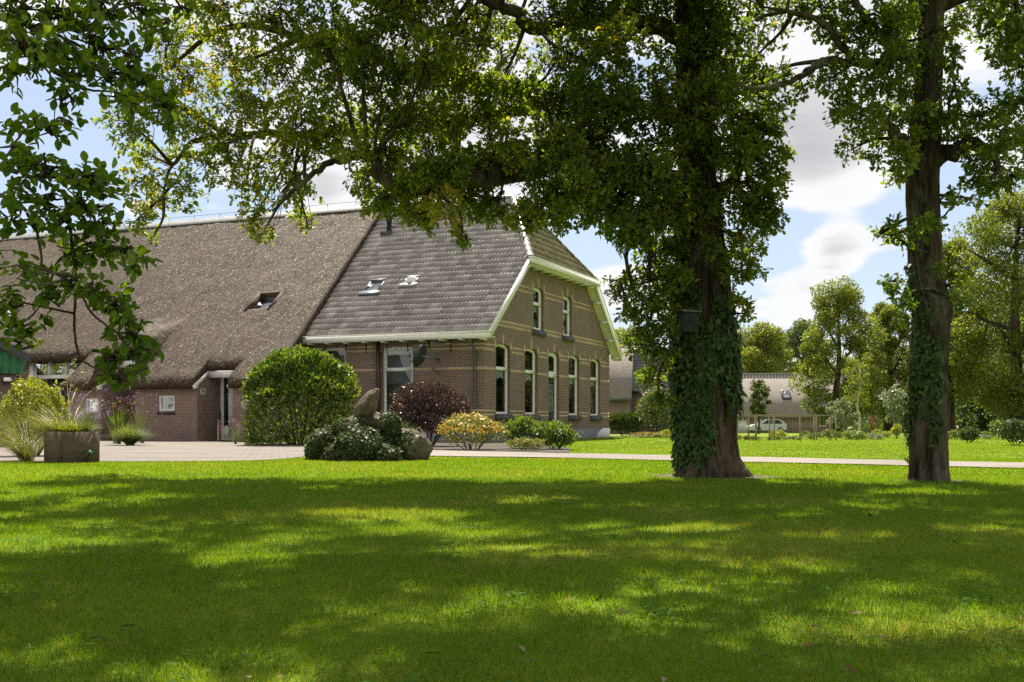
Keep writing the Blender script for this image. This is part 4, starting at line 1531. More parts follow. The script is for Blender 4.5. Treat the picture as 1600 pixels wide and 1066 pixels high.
def foliage(gc, gt, pads, limbs, kind, k, L, twig=0.6, spread=0.07, seed=0, droop=0.15, rbase=0.03, wl=(0.85, 1.0), bias=None):
    """pads: (centre, radii, number of twig tips); joins each pad to the nearest limb"""
    LP = np.concatenate(limbs)
    for c, r, n in pads:
        c = np.asarray(tuple(c), float)
        r = np.full(3, r) if np.isscalar(r) else np.asarray(r, float)
        dist = np.linalg.norm(LP - c, axis=1)
        a = LP[np.argmin(dist)]
        Lb = np.linalg.norm(c - a)
        mid = (a + c) / 2 + RNG.normal(size=3) * Lb * 0.1 + np.array([0, 0, 0.08 * Lb])
        S = smooth_path([a, mid, c], 5)
        if Lb > 0.32:
            rb = min(rbase, 0.012 + 0.02 * Lb)
            gt.tube(S, np.linspace(rb, rb * 0.35, len(S)), 5, cap=False)
        tips = in_ellipsoid(n, c, r, 0.42)
        nt_ = int(n * twig)
        st = S[RNG.integers(len(S) // 2, len(S), nt_)] + RNG.normal(size=(nt_, 3)) * r * 0.15
        add_twigs(gt, st, tips[:nt_], 0.008, 0.003, 0.10)
        C = np.repeat(tips, k, 0)
        out = np.repeat(unit(tips - c), k, 0)
        m = len(C)
        D = rvec(m) + 0.5 * out + np.array([0, 0, -droop])
        C = C + rvec(m) * spread * RNG.random((m, 1))
        Nn = np.array([0, 0, 1.0]) + rvec(m) * 0.75
        ll = L[0] + (L[1] - L[0]) * RNG.random(m)
        padv = RNG.normal(0, 0.13) + (bias(c) if bias else 0.0)
        rnd = np.clip(RNG.random(m) * 0.75 + 0.1 + padv + np.repeat(RNG.normal(0, 0.09, n), k), 0, 1)
        add_leaves(gc, C, D, Nn, ll, ll * (wl[0] + (wl[1] - wl[0]) * RNG.random(m)), kind, rnd)


def limb(g, P, R, n=10, per=5):
    Q = smooth_path(P, per)
    Q[1:-1] += RNG.normal(size=(len(Q) - 2, 3)) * np.interp(np.linspace(0, 1, len(Q)), [0, 1], [R[0], R[-1]])[1:-1, None] * 0.22
    g.tube(Q, np.interp(np.linspace(0, 1, len(Q)), np.linspace(0, 1, len(R)), R), n)
    return Q


def trunk_ivy(g, Q, R, n, zr, cover, L=(0.045, 0.075), seed=3, off=(0.0, 0.07)):
    """ivy leaves lying over the trunk; cover(angle, z) says how likely"""
    r = np.random.default_rng(seed)
    z = zr[0] + (zr[1] - zr[0]) * r.random(n * 3)
    a = 2 * np.pi * r.random(n * 3)
    dens = cover(a, z)
    ok = r.random(n * 3) < dens
    z, a = z[ok], a[ok]
    m = len(z)
    cx = np.interp(z, Q[:, 2], Q[:, 0])
    cy = np.interp(z, Q[:, 2], Q[:, 1])
    rr = np.interp(z, Q[:, 2], R) * 1.03 + off[0] + off[1] * r.random(m)
    o = np.stack([np.cos(a), np.sin(a), 0 * a], -1)
    C = np.stack([cx, cy, z], -1) + o * rr[:, None]
    D = np.array([0, 0, -1.0]) + unit(r.normal(size=(m, 3))) * 0.75 + o * 0.25
    Nn = o + unit(r.normal(size=(m, 3))) * 0.5 + np.array([0, 0, 0.25])
    ll = L[0] * 0.7 + (L[1] * 1.15 - L[0] * 0.7) * r.random(m) ** 1.3
    add_leaves(g, C, D, Nn, ll, ll * 0.95, 'ivy', np.clip(r.random(m) * 0.95 + 0.0, 0, 1) * (r.random(m) < 0.995) + 0.0)


def PX(px, py, Y):
    return np.array(at(px, py, Y))


def build_oak_main():
    T = empty('oak_tree', at(1110, 745, 13.4) * Vector((1, 1, 0)))
    o = np.array(T.location)
    tag(T, 'massive ivy-clad oak in the lawn with a long limb spreading left over the roof', 'oak tree', 'oaks on the lawn')
    Y = 13.4
    s = Y / F
    prof = [(760, 1112, 57), (735, 1110, 53), (710, 1107, 48), (680, 1104, 47), (640, 1103, 49), (600, 1102, 50), (540, 1101, 49), (480, 1100, 45), (420, 1101, 40),
            (360, 1096, 34), (300, 1091, 31), (200, 1086, 29), (100, 1081, 27), (0, 1078, 25), (-150, 1070, 21), (-350, 1075, 15), (-600, 1060, 9), (-800, 1065, 4)]
    P = [PX(x, y, Y) - o for y, x, r in prof]
    P[0][2] = -0.1
    gt = G()
    Q, R = trunk_geo(gt, P, [r * s * 0.88 for _, _, r in prof], 150, 18, 0.14, 7.0, (0.5, [(0.05, 0.42), (-0.75, 0.26), (3.3, 0.24), (-1.7, 0.16), (-2.5, 0.22), (1.5, 0.2)]), 2)
    l = lambda pts, R_, n=10: limb(gt, [PX(*p) - o for p in pts], R_, n)
    limbs = [Q[32:]]
    # the great low limb to the left, with its forks
    limbs.append(l([(1085, 300, 13.4), (990, 285, 13.2), (900, 225, 13.1), (830, 262, 13.0), (750, 280, 12.9), (680, 292, 12.9), (600, 283, 12.8), (583, 246, 12.8), (538, 245, 12.7), (500, 264, 12.7), (460, 296, 12.6), (425, 330, 12.6)],
                   [0.17, 0.16, 0.15, 0.13, 0.115, 0.10, 0.08, 0.06, 0.045, 0.035, 0.025, 0.012], 12))
    limbs.append(l([(1082, 200, 13.4), (980, 165, 13.6), (870, 150, 13.9), (740, 130, 14.2), (614, 103, 14.4), (550, 64, 14.6), (480, 60, 14.8), (400, 90, 15)], [0.13, 0.10, 0.085, 0.075, 0.065, 0.055, 0.04, 0.02]))
    limbs.append(l([(870, 150, 13.9), (740, 190, 14.5), (620, 205, 15), (520, 208, 15.2), (400, 210, 15.4), (362, 213, 15.4), (307, 219, 15.5), (284, 242, 15.5), (262, 272, 15.5), (255, 310, 15.5)], [0.08, 0.07, 0.06, 0.055, 0.05, 0.042, 0.036, 0.03, 0.022, 0.012]))
    limbs.append(l([(362, 213, 15.4), (310, 185, 15.5), (270, 165, 15.7), (200, 170, 16)], [0.04, 0.033, 0.025, 0.01], 8))
    limbs.append(l([(1078, 60, 13.4), (960, 30, 13.2), (845, 45, 13), (800, 18, 12.9), (740, -10, 12.9), (640, -60, 13)], [0.12, 0.10, 0.085, 0.07, 0.06, 0.03]))
    limbs.append(l([(740, 130, 14.2), (640, 30, 14.5), (520, -20, 14.8), (400, -60, 15), (300, -40, 15.3)], [0.09, 0.07, 0.06, 0.045, 0.02]))
    limbs.append(l([(480, 60, 14.8), (380, 40, 15.1), (320, 60, 15.3), (260, 110, 15.6), (215, 130, 15.8)], [0.05, 0.045, 0.035, 0.02, 0.01]))
    limbs.append(l([(1095, 330, 13.4), (1150, 270, 13.2), (1185, 200, 13.0), (1200, 120, 12.9)], [0.08, 0.06, 0.04, 0.015]))
    limbs.append(l([(900, 225, 13.1), (870, 290, 12.8), (840, 330, 12.6)], [0.08, 0.05, 0.02]))
    limbs.append(l([(1086, 425, 13.25), (1050, 432, 13.1), (1005, 442, 13.0), (965, 456, 12.95)], [0.03, 0.022, 0.014, 0.006], 6))
    limbs.append(l([(1070, 560, 13.1), (1040, 545, 12.95), (1005, 538, 12.9)], [0.02, 0.014, 0.006], 6))
    # limbs high above the frame carry the crown that shades the lawn
    for k in range(13):
        a = k * 2.4 + 0.5
        z0 = 5.8 + 0.45 * k
        c = np.array([np.interp(z0, Q[:, 2], Q[:, 0]), np.interp(z0, Q[:, 2], Q[:, 1]), z0])
        Lh = 6.4 - 0.3 * k
        d = np.array([math.cos(a) * 1.1 - 0.15, math.sin(a) * 0.8 - 0.3, 0.32])
        limbs.append(limb(gt, [c, c + d * Lh * 0.4 + [0, 0, 0.3], c + d * Lh * 0.75, c + d * Lh], [0.13 - 0.006 * k, 0.09, 0.05, 0.015], 8))
    pads = []

    def pad(px, py, Yy, r, n=60, flat=0.8):
        rr = r * Yy / F
        pads.append((PX(px, py, Yy) - o, (rr, rr * 1.25, rr * flat), int(n * (1.9 if px < 600 and py < 235 else 1.2))))
    rg = random.Random(4)
    # foliage over the left limbs: loose, yellowing
    for x, y, r, n in ((195, 192, 45, 26), (235, 150, 55, 34), (225, 285, 42, 34), (252, 320, 36, 24), (290, 300, 34, 24), (212, 345, 26, 15), (320, 262, 36, 24), (280, 250, 34, 20),
                       (232, 240, 30, 18), (305, 200, 50, 36), (300, 130, 60, 44), (270, 60, 60, 44), (330, 20, 60, 46), (370, 100, 60, 46), (385, 165, 52, 40), (440, 40, 60, 46),
                       (440, 120, 60, 46), (455, 190, 52, 42), (400, 262, 42, 30), (440, 240, 42, 30), (382, 300, 30, 20), (395, 342, 24, 18), (410, 366, 18, 11), (440, 300, 34, 20), (470, 335, 20, 11), (476, 300, 24, 13),
                       (362, 275, 24, 11), (350, 225, 36, 22), (520, 50, 62, 50), (520, 130, 62, 50), (530, 200, 52, 46), (500, 232, 36, 22), (560, 235, 40, 30), (570, 285, 32, 26),
                       (590, 320, 26, 20), (500, -40, 70, 46), (380, -50, 70, 46), (260, -30, 60, 36), (212, 235, 25, 12), (240, 370, 12, 5), (480, 350, 10, 4)):
        pad(x, y, 15.4 - 2.4 * max(0, (x - 300)) / 300 * rg.uniform(0.5, 1.1) + rg.uniform(-0.8, 0.8), r, n)
    # the dense middle
    for yy in range(-40, 300, 62):
        for xx in range(590, 900, 66):
            x, y = xx + rg.uniform(-22, 22), yy + rg.uniform(-20, 20)
            pad(x, y, rg.uniform(11.8, 15.2), rg.uniform(48, 64), 56)
    for x, y, r, n in ((620, 312, 36, 40), (655, 335, 30, 30), (690, 322, 34, 36), (735, 318, 34, 36), (775, 332, 30, 32), (820, 340, 28, 30), (850, 322, 36, 44), (900, 318, 44, 60), (870, 350, 18, 12), (715, 358, 9, 6), (722, 375, 8, 5), (665, 352, 12, 8),
                       (610, 262, 34, 40), (660, 268, 36, 46), (705, 262, 36, 46), (755, 258, 36, 46), (800, 250, 36, 46), (850, 235, 40, 50), (640, 292, 26, 28), (945, 330, 44, 60), (960, 300, 50, 70), (990, 360, 40, 52), (1020, 385, 34, 44), (1010, 340, 44, 60), (1050, 330, 44, 60), (920, 270, 55, 76), (985, 250, 60, 80)):
        pad(x, y, rg.uniform(12.2, 13.6), r, n)
    for x, y, r, n in ((620, 105, 34, 40), (670, 118, 34, 40), (720, 128, 34, 42), (775, 140, 36, 46), (830, 148, 36, 46), (880, 152, 38, 50), (640, 190, 34, 38), (700, 188, 34, 38), (760, 185, 34, 40), (560, 80, 32, 32), (500, 68, 30, 26), (920, 215, 36, 46), (870, 232, 36, 46)):
        pad(x, y, rg.uniform(12.7, 13.3), r, n)
    # round the trunk, mostly this side of it
    for yy in range(-40, 320, 58):
        for xx in (915, 975, 1040, 1100, 1150):
            x, y = xx + rg.uniform(-20, 20), yy + rg.uniform(-20, 20)
            if (xx == 1100 and yy > 250) or (xx == 1150 and yy < 90):
                continue
            pad(x, y, rg.uniform(12.0, 13.6), rg.uniform(44, 58), 56)
    for x, y, r, n in ((1185, 130, 30, 26), (1190, 195, 40, 44), (1195, 260, 38, 44), (1185, 320, 42, 52), (1165, 375, 42, 54), (1205, 345, 26, 24), (1150, 420, 30, 30), (1215, 290, 20, 14), (1225, 240, 12, 6),
                       (1180, 425, 16, 10), (1155, 470, 16, 10), (1168, 490, 10, 5), (1110, 385, 16, 12), (1060, 380, 26, 30), (1060, 430, 26, 30), (1030, 430, 34, 42), (1010, 470, 34, 40), (1025, 515, 30, 36), (985, 440, 22, 16), (965, 462, 16, 8), (985, 490, 18, 11),
                       (1000, 540, 22, 18), (1035, 560, 24, 26), (1015, 590, 20, 16), (1030, 625, 18, 14), (1045, 470, 24, 26), (955, 440, 9, 4), (1085, 350, 20, 14), (1120, 110, 40, 40), (1120, 20, 44, 44), (1085, 60, 40, 50), (1090, 150, 40, 54), (1085, 230, 40, 56), (1070, 290, 34, 40), (1105, 320, 24, 22)):
        pad(x, y, rg.uniform(12.6, 13.3), r, n)
    # the crown above the picture
    high = []
    for k in range(235):
        z = rg.uniform(5.5, 12.4)
        rad = 7.2 * math.sqrt(max(0.05, 1 - ((z - 7.2) / 6.2) ** 2)) * math.sqrt(rg.random())
        a = rg.uniform(0, 2 * math.pi)
        c = np.array([rad * math.cos(a) * 1.12 - 1.7, rad * math.sin(a) * 0.85 - 1.9, z])
        rr = rg.uniform(0.32, 0.68)
        c[2] = max(c[2], 0.65 + 0.385 * (c[1] + o[1]) + 0.35)
        high.append((c, (rr, rr, rr * 0.55), int(62 * rr / 0.5)))
    for k in range(24):                               # small clumps reaching out over the near lawn
        Yw = rg.uniform(4.0, 8.4)
        c = np.array([rg.uniform(-4.2, 5.4), Yw, 0]) - o
        c[2] = 0.65 + 0.385 * Yw + rg.uniform(1.2, 3.8)
        rr = rg.uniform(0.26, 0.52)
        high.append((c, (rr, rr, rr * 0.55), int(62 * rr / 0.5)))
    gc = G()
    yellow = lambda c: 0.06 if (c[0] < -4.2 and c[2] < 6) else (0.0 if c[0] < -2 else -0.12)
    foliage(gc, gt, pads, limbs, 'oak', 11, (0.05, 0.088), 0.45, 0.075, bias=yellow, wl=(0.95, 1.15))
    foliage(gc, gt, high, [q for q in limbs[1:] if q[len(q) // 2:, 2].min() > 5.9] + [Q[Q[:, 2] > 6.0]], 'oak', 8, (0.09, 0.13), 0.3, 0.09)
    gt.build('trunk', M['bark'], T, smooth=True)
    gc.build('crown', M['oak_leaf'], T)
    gi = G()

    def cover(a, z):
        f = fbm(np.cos(a) * 1.8 + 4, np.sin(a) * 1.8 + z * 1.4, 8, 3)
        left = 0.5 - 0.5 * np.cos(a)                # 1 on the left (-x)
        left = np.maximum(left, 0.85 * sstep((z - 0.65) / 0.4) * sstep((2.5 - z) / 0.4))
        strip = np.exp(-((a - 4.98) / 0.20) ** 2) * sstep((1.75 - z) / 0.3) + np.exp(-((a - 4.75) / 0.5) ** 2) * sstep((z - 1.7) / 0.25)
        d = np.clip((f - 0.54 - 0.30 * strip + 0.20 * left + 0.10 * sstep((z - 0.5) / 0.7) - 0.10 * sstep((z - 2.1) / 0.6)) * 6, 0, 1)
        d *= sstep((z + 0.12 - 0.75 * (1 - left)) / 0.4)
        return d
    trunk_ivy(gi, Q, R, 6500, (0.03, 3.6), cover, (0.045, 0.08), 3, (0.0, 0.09))
    gi.build('ivy', M['ivy'], T)
    gv = G()
    for k in range(16):
        a0 = 2.2 + 4.2 * RNG.random()
        zs = np.linspace(0.0, RNG.uniform(1.6, 3.4), 14)
        aa = a0 + np.cumsum(RNG.normal(0, 0.07, 14))
        rr = np.interp(zs, Q[:, 2], R) * 1.06 + 0.012
        pts = np.stack([np.interp(zs, Q[:, 2], Q[:, 0]) + rr * np.cos(aa), np.interp(zs, Q[:, 2], Q[:, 1]) + rr * np.sin(aa), zs], -1)
        gv.tube(pts, np.linspace(0.014, 0.004, 14), 5)
    gv.build('ivy_stem', M['twig'], T)['kind'] = 'stuff'
    bare_ring(o[0] + 0.02, o[1] - 0.02, 0.72, 3)
    # bird box
    c = at(1076, 503, 12.93)
    B = empty('nest_box', c)
    B.rotation_euler = (0, math.radians(4), math.radians(12))
    tag(B, 'weathered dark green wooden bird box fixed to the ivy-clad oak trunk', 'bird box')
    g = G()
    g.prism([(-0.095, -0.09, -0.12), (0.095, -0.09, -0.12), (0.095, -0.09, 0.10), (-0.095, -0.09, 0.10)], (0, 0.17, 0))
    g.build('box', M['box_green'], B)
    g = G()
    g.prism([(-0.125, -0.12, 0.10), (0.11, -0.12, 0.112), (0.11, -0.12, 0.128), (-0.125, -0.12, 0.116)], (0, 0.24, 0.03))
    g.build('lid', M['wood'], B)
    g = G()
    g.lathe([(0.022, 0), (0.0, 0.0)], 14, Matrix.Translation((0, -0.092, 0.03)) @ Matrix.Rotation(math.radians(90), 4, 'X'))
    g.lathe([(0.024, 0.0), (0.024, 0.004), (0.030, 0.004), (0.030, 0.0)], 14, Matrix.Translation((0, -0.091, 0.03)) @ Matrix.Rotation(math.radians(90), 4, 'X'))
    g.build('entrance_hole', M['rubber'], B)


def bare_ring(x, y, r, seed):
    rg = random.Random(seed)
    pts = []
    for i in range(40):
        a = i / 40 * 6.2832
        k = r * (0.8 + 0.5 * float(fbm(np.array([math.cos(a) * 2 + seed]), np.array([math.sin(a) * 2]), seed)[0]))
        pts.append((x + k * math.cos(a), y + k * math.sin(a)))
    BARE.append((x, y, r))
    sheet('bare_soil', pts, M['litter'], 0.006)


BARE = []
M['litter'] = plain('soil_litter', (0.11, 0.085, 0.05), 0.95, var=0.6, scale=26, bump=0.6)


def build_oak_right():
    Y = 12.37
    T = empty('oak_tree', at(1452, 752, Y) * Vector((1, 1, 0)))
    o = np.array(T.location)
    tag(T, 'slimmer straight oak with lichen-flecked bark and ivy on its left flank', 'oak tree', 'oaks on the lawn')
    s = Y / F
    prof = [(765, 1452, 35), (735, 1451, 32), (690, 1451, 31), (600, 1451, 30.5), (520, 1454, 31), (480, 1457, 33), (440, 1449, 30.5), (380, 1445, 29), (300, 1442, 28), (240, 1445, 27), (150, 1450, 23), (0, 1456, 20), (-150, 1450, 17), (-400, 1460, 12), (-700, 1450, 5)]
    P = [PX(x, y, Y) - o for y, x, r in prof]
    P[0][2] = -0.1
    gt = G()
    Q, R = trunk_geo(gt, P, [r * s * 0.86 for _, _, r in prof], 110, 16, 0.14, 5.0, (0.35, [(0.2, 0.12), (3.0, 0.12)]), 5)
    l = lambda pts, R_, n=9: limb(gt, [PX(*p) - o for p in pts], R_, n)
    limbs = [Q[46:]]
    limbs.append(l([(1432, 262, 12.3), (1418, 232, 12.1), (1400, 216, 11.9), (1385, 190, 11.8), (1350, 170, 11.7)], [0.10, 0.085, 0.07, 0.05, 0.02]))
    limbs.append(l([(1438, 100, 12.4), (1410, 85, 12.2), (1375, 55, 12.0), (1345, 20, 11.8), (1330, -20, 11.7)], [0.09, 0.08, 0.06, 0.045, 0.03]))
    limbs.append(l([(1410, 85, 12.2), (1370, 100, 12.0), (1320, 97, 11.8), (1290, 95, 11.7), (1262, 112, 11.6), (1235, 127, 11.5), (1190, 138, 11.4), (1150, 133, 11.3)], [0.06, 0.055, 0.045, 0.04, 0.034, 0.028, 0.02, 0.01]))
    limbs.append(l([(1462, 250, 12.3), (1495, 238, 12.1), (1520, 224, 12.0), (1545, 238, 11.9), (1600, 215, 11.8), (1660, 190, 11.6)], [0.10, 0.085, 0.075, 0.065, 0.05, 0.02]))
    limbs.append(l([(1545, 238, 11.9), (1560, 262, 11.9), (1540, 290, 11.8)], [0.045, 0.035, 0.012], 7))
    limbs.append(l([(1425, 205, 12.05), (1450, 203, 11.95), (1472, 192, 11.95), (1500, 170, 12.0)], [0.05, 0.05, 0.04, 0.015], 8))
    limbs.append(l([(1330, 97, 11.8), (1290, 40, 11.7), (1240, 20, 11.6), (1190, 10, 11.5)], [0.04, 0.035, 0.025, 0.01], 7))
    limbs.append(l([(1425, 388, 12.2), (1402, 372, 12.1), (1376, 364, 12.0)], [0.02, 0.012, 0.005], 6))
    limbs.append(l([(1428, 470, 12.2), (1408, 460, 12.1), (1386, 442, 12.0)], [0.02, 0.012, 0.005], 6))
    limbs.append(l([(1468, 345, 12.2), (1482, 330, 12.1), (1492, 318, 12.0)], [0.014, 0.01, 0.004], 6))
    for k in range(8):
        a = k * 2.4
        z0 = 5.2 + 0.6 * k
        c = np.array([np.interp(z0, Q[:, 2], Q[:, 0]), np.interp(z0, Q[:, 2], Q[:, 1]), z0])
        Lh = 3.6 - 0.25 * k
        d = np.array([math.cos(a), math.sin(a), 0.45])
        limbs.append(limb(gt, [c, c + d * Lh * 0.5, c + d * Lh], [0.08, 0.05, 0.015], 7))
    pads = []
    rg = random.Random(9)

    def pad(px, py, r, n, dy=0.0, flat=0.85):
        Yy = 12.0 + dy + rg.uniform(-0.7, 0.7)
        rr = r * Yy / F
        pads.append((PX(px, py, Yy) - o, (rr, rr * 1.3, rr * flat), n))
    for x, y, r, n in ((1300, 40, 40, 38), (1345, 55, 45, 46), (1395, 45, 45, 52), (1425, 20, 40, 46), (1330, 125, 42, 40), (1380, 130, 46, 52), (1420, 145, 42, 50), (1345, 185, 38, 38), (1385, 200, 42, 46), (1330, 235, 20, 12), (1405, 250, 32, 30),
                       (1285, 10, 40, 34), (1205, 5, 24, 13), (1238, 16, 26, 15), (1172, 96, 20, 13), (1215, 122, 24, 17), (1165, 142, 22, 14), (1210, 168, 26, 17), (1245, 142, 22, 13), (1190, 124, 18, 11), (1182, 30, 14, 6),
                       (1285, 130, 22, 13), (1435, 190, 34, 34), (1440, 90, 34, 40), (1395, 95, 40, 44), (1315, 165, 24, 15), (1312, 182, 16, 8), (1395, 270, 20, 12), (1370, 245, 16, 8),
                       (1486, 40, 22, 18), (1490, 90, 20, 18), (1492, 140, 20, 18), (1482, 180, 22, 22), (1512, 190, 24, 24), (1545, 170, 28, 28), (1580, 175, 32, 32), (1600, 215, 32, 30), (1560, 215, 32, 34), (1525, 248, 26, 26), (1560, 265, 30, 28), (1590, 270, 30, 28), (1530, 285, 26, 24), (1520, 310, 15, 8), (1555, 295, 16, 9), (1500, 215, 24, 24), (1640, 190, 40, 30),
                       (1395, 372, 16, 10), (1375, 362, 11, 4), (1405, 350, 12, 5), (1440, 345, 12, 6), (1462, 352, 12, 6), (1430, 372, 12, 6), (1490, 322, 10, 4), (1482, 300, 8, 3), (1400, 455, 16, 11), (1388, 440, 11, 5), (1412, 475, 12, 7), (1470, 420, 9, 4), (1410, 500, 9, 4), (1500, 470, 16, 9), (1500, 440, 14, 7),
                       (1350, -40, 60, 50), (1430, -40, 60, 56), (1490, -70, 50, 40), (1260, -50, 60, 40)):
        pad(x, y, r, n)
    for k in range(40):
        z = rg.uniform(5.6, 11.5)
        rad = 3.9 * math.sqrt(max(0.05, 1 - ((z - 7.0) / 5.4) ** 2)) * math.sqrt(rg.random())
        a = rg.uniform(0, 2 * math.pi)
        rr = rg.uniform(0.5, 0.9)
        pads.append((np.array([rad * math.cos(a), rad * math.sin(a) - 0.8, z]), (rr, rr, rr * 0.6), int(85 * rr / 0.7)))
    gc = G()
    foliage(gc, gt, pads, limbs, 'oak', 10, (0.05, 0.085), 0.5, 0.07, wl=(0.95, 1.1))
    gt.build('trunk', M['bark2'], T, smooth=True)
    gc.build('crown', M['oak_leaf_green'], T)
    gi = G()

    def cover(a, z):
        f = fbm(np.cos(a) * 1.8 + 1, np.sin(a) * 1.8 + z * 1.6, 15, 3)
        dl = np.cos(a - 3.9)                         # towards the left front
        return np.clip((f - 0.72 + 0.40 * dl * sstep((z - 0.1) / 0.9)) * 5, 0, 1) * sstep((2.55 - z) / 0.5)
    trunk_ivy(gi, Q, R, 3800, (0.1, 2.6), cover, (0.04, 0.07), 4, (0.0, 0.06))
    gi.build('ivy', M['ivy'], T)
    bare_ring(o[0], o[1], 0.38, 5)
    # a third oak whose trunk stands outside the picture
    T = empty('oak_tree', (8.6, 13.0, 0))
    o = np.array(T.location)
    tag(T, 'oak whose leafy branch hangs in at the top right corner', 'oak tree', 'oaks on the lawn')
    gt, gc = G(), G()
    Q, R = trunk_geo(gt, [(0, 0, -0.1), (0, 0.05, 2), (0.1, 0, 4), (0, 0, 6.5), (0.1, 0, 9.5)], [0.3, 0.24, 0.22, 0.18, 0.05], 48, 10, 0.09, 5, None, 8)
    limbs = [Q[14:]]
    limbs.append(limb(gt, [Q[20], PX(1700, 110, 12.6) - o, PX(1615, 90, 12.3) - o, PX(1596, 60, 12.2) - o, PX(1592, 20, 12.1) - o], [0.11, 0.09, 0.06, 0.045, 0.02], 8))
    limbs.append(limb(gt, [PX(1615, 90, 12.3) - o, PX(1590, 78, 12.2) - o, PX(1565, 72, 12.1) - o], [0.04, 0.025, 0.01], 6))
    pads = []
    rg = random.Random(12)
    for x, y, r, n in ((1545, 22, 22, 16), (1580, 15, 30, 30), (1570, 55, 28, 26), (1600, 50, 30, 30), (1588, 95, 28, 26), (1562, 85, 18, 12), (1600, 125, 28, 22), (1545, 50, 14, 8), (1640, 60, 45, 40), (1690, 120, 60, 46), (1580, -30, 40, 30)):
        rr = r * 12.2 / F
        pads.append((PX(x, y, 12.2 + rg.uniform(-0.4, 0.4)) - o, (rr, rr * 1.3, rr), n))
    for k in range(30):
        a, z = rg.uniform(0, 6.28), rg.uniform(5.6, 9.8)
        rad = 2.9 * math.sqrt(rg.random())
        pads.append((np.array([rad * math.cos(a), rad * math.sin(a), z]), (0.7, 0.7, 0.45), 44))
    foliage(gc, gt, pads, limbs, 'oak', 10, (0.05, 0.085), 0.45, 0.07, wl=(0.95, 1.1))
    gt.build('trunk', M['bark'], T, smooth=True)
    gc.build('crown', M['oak_leaf_green'], T)


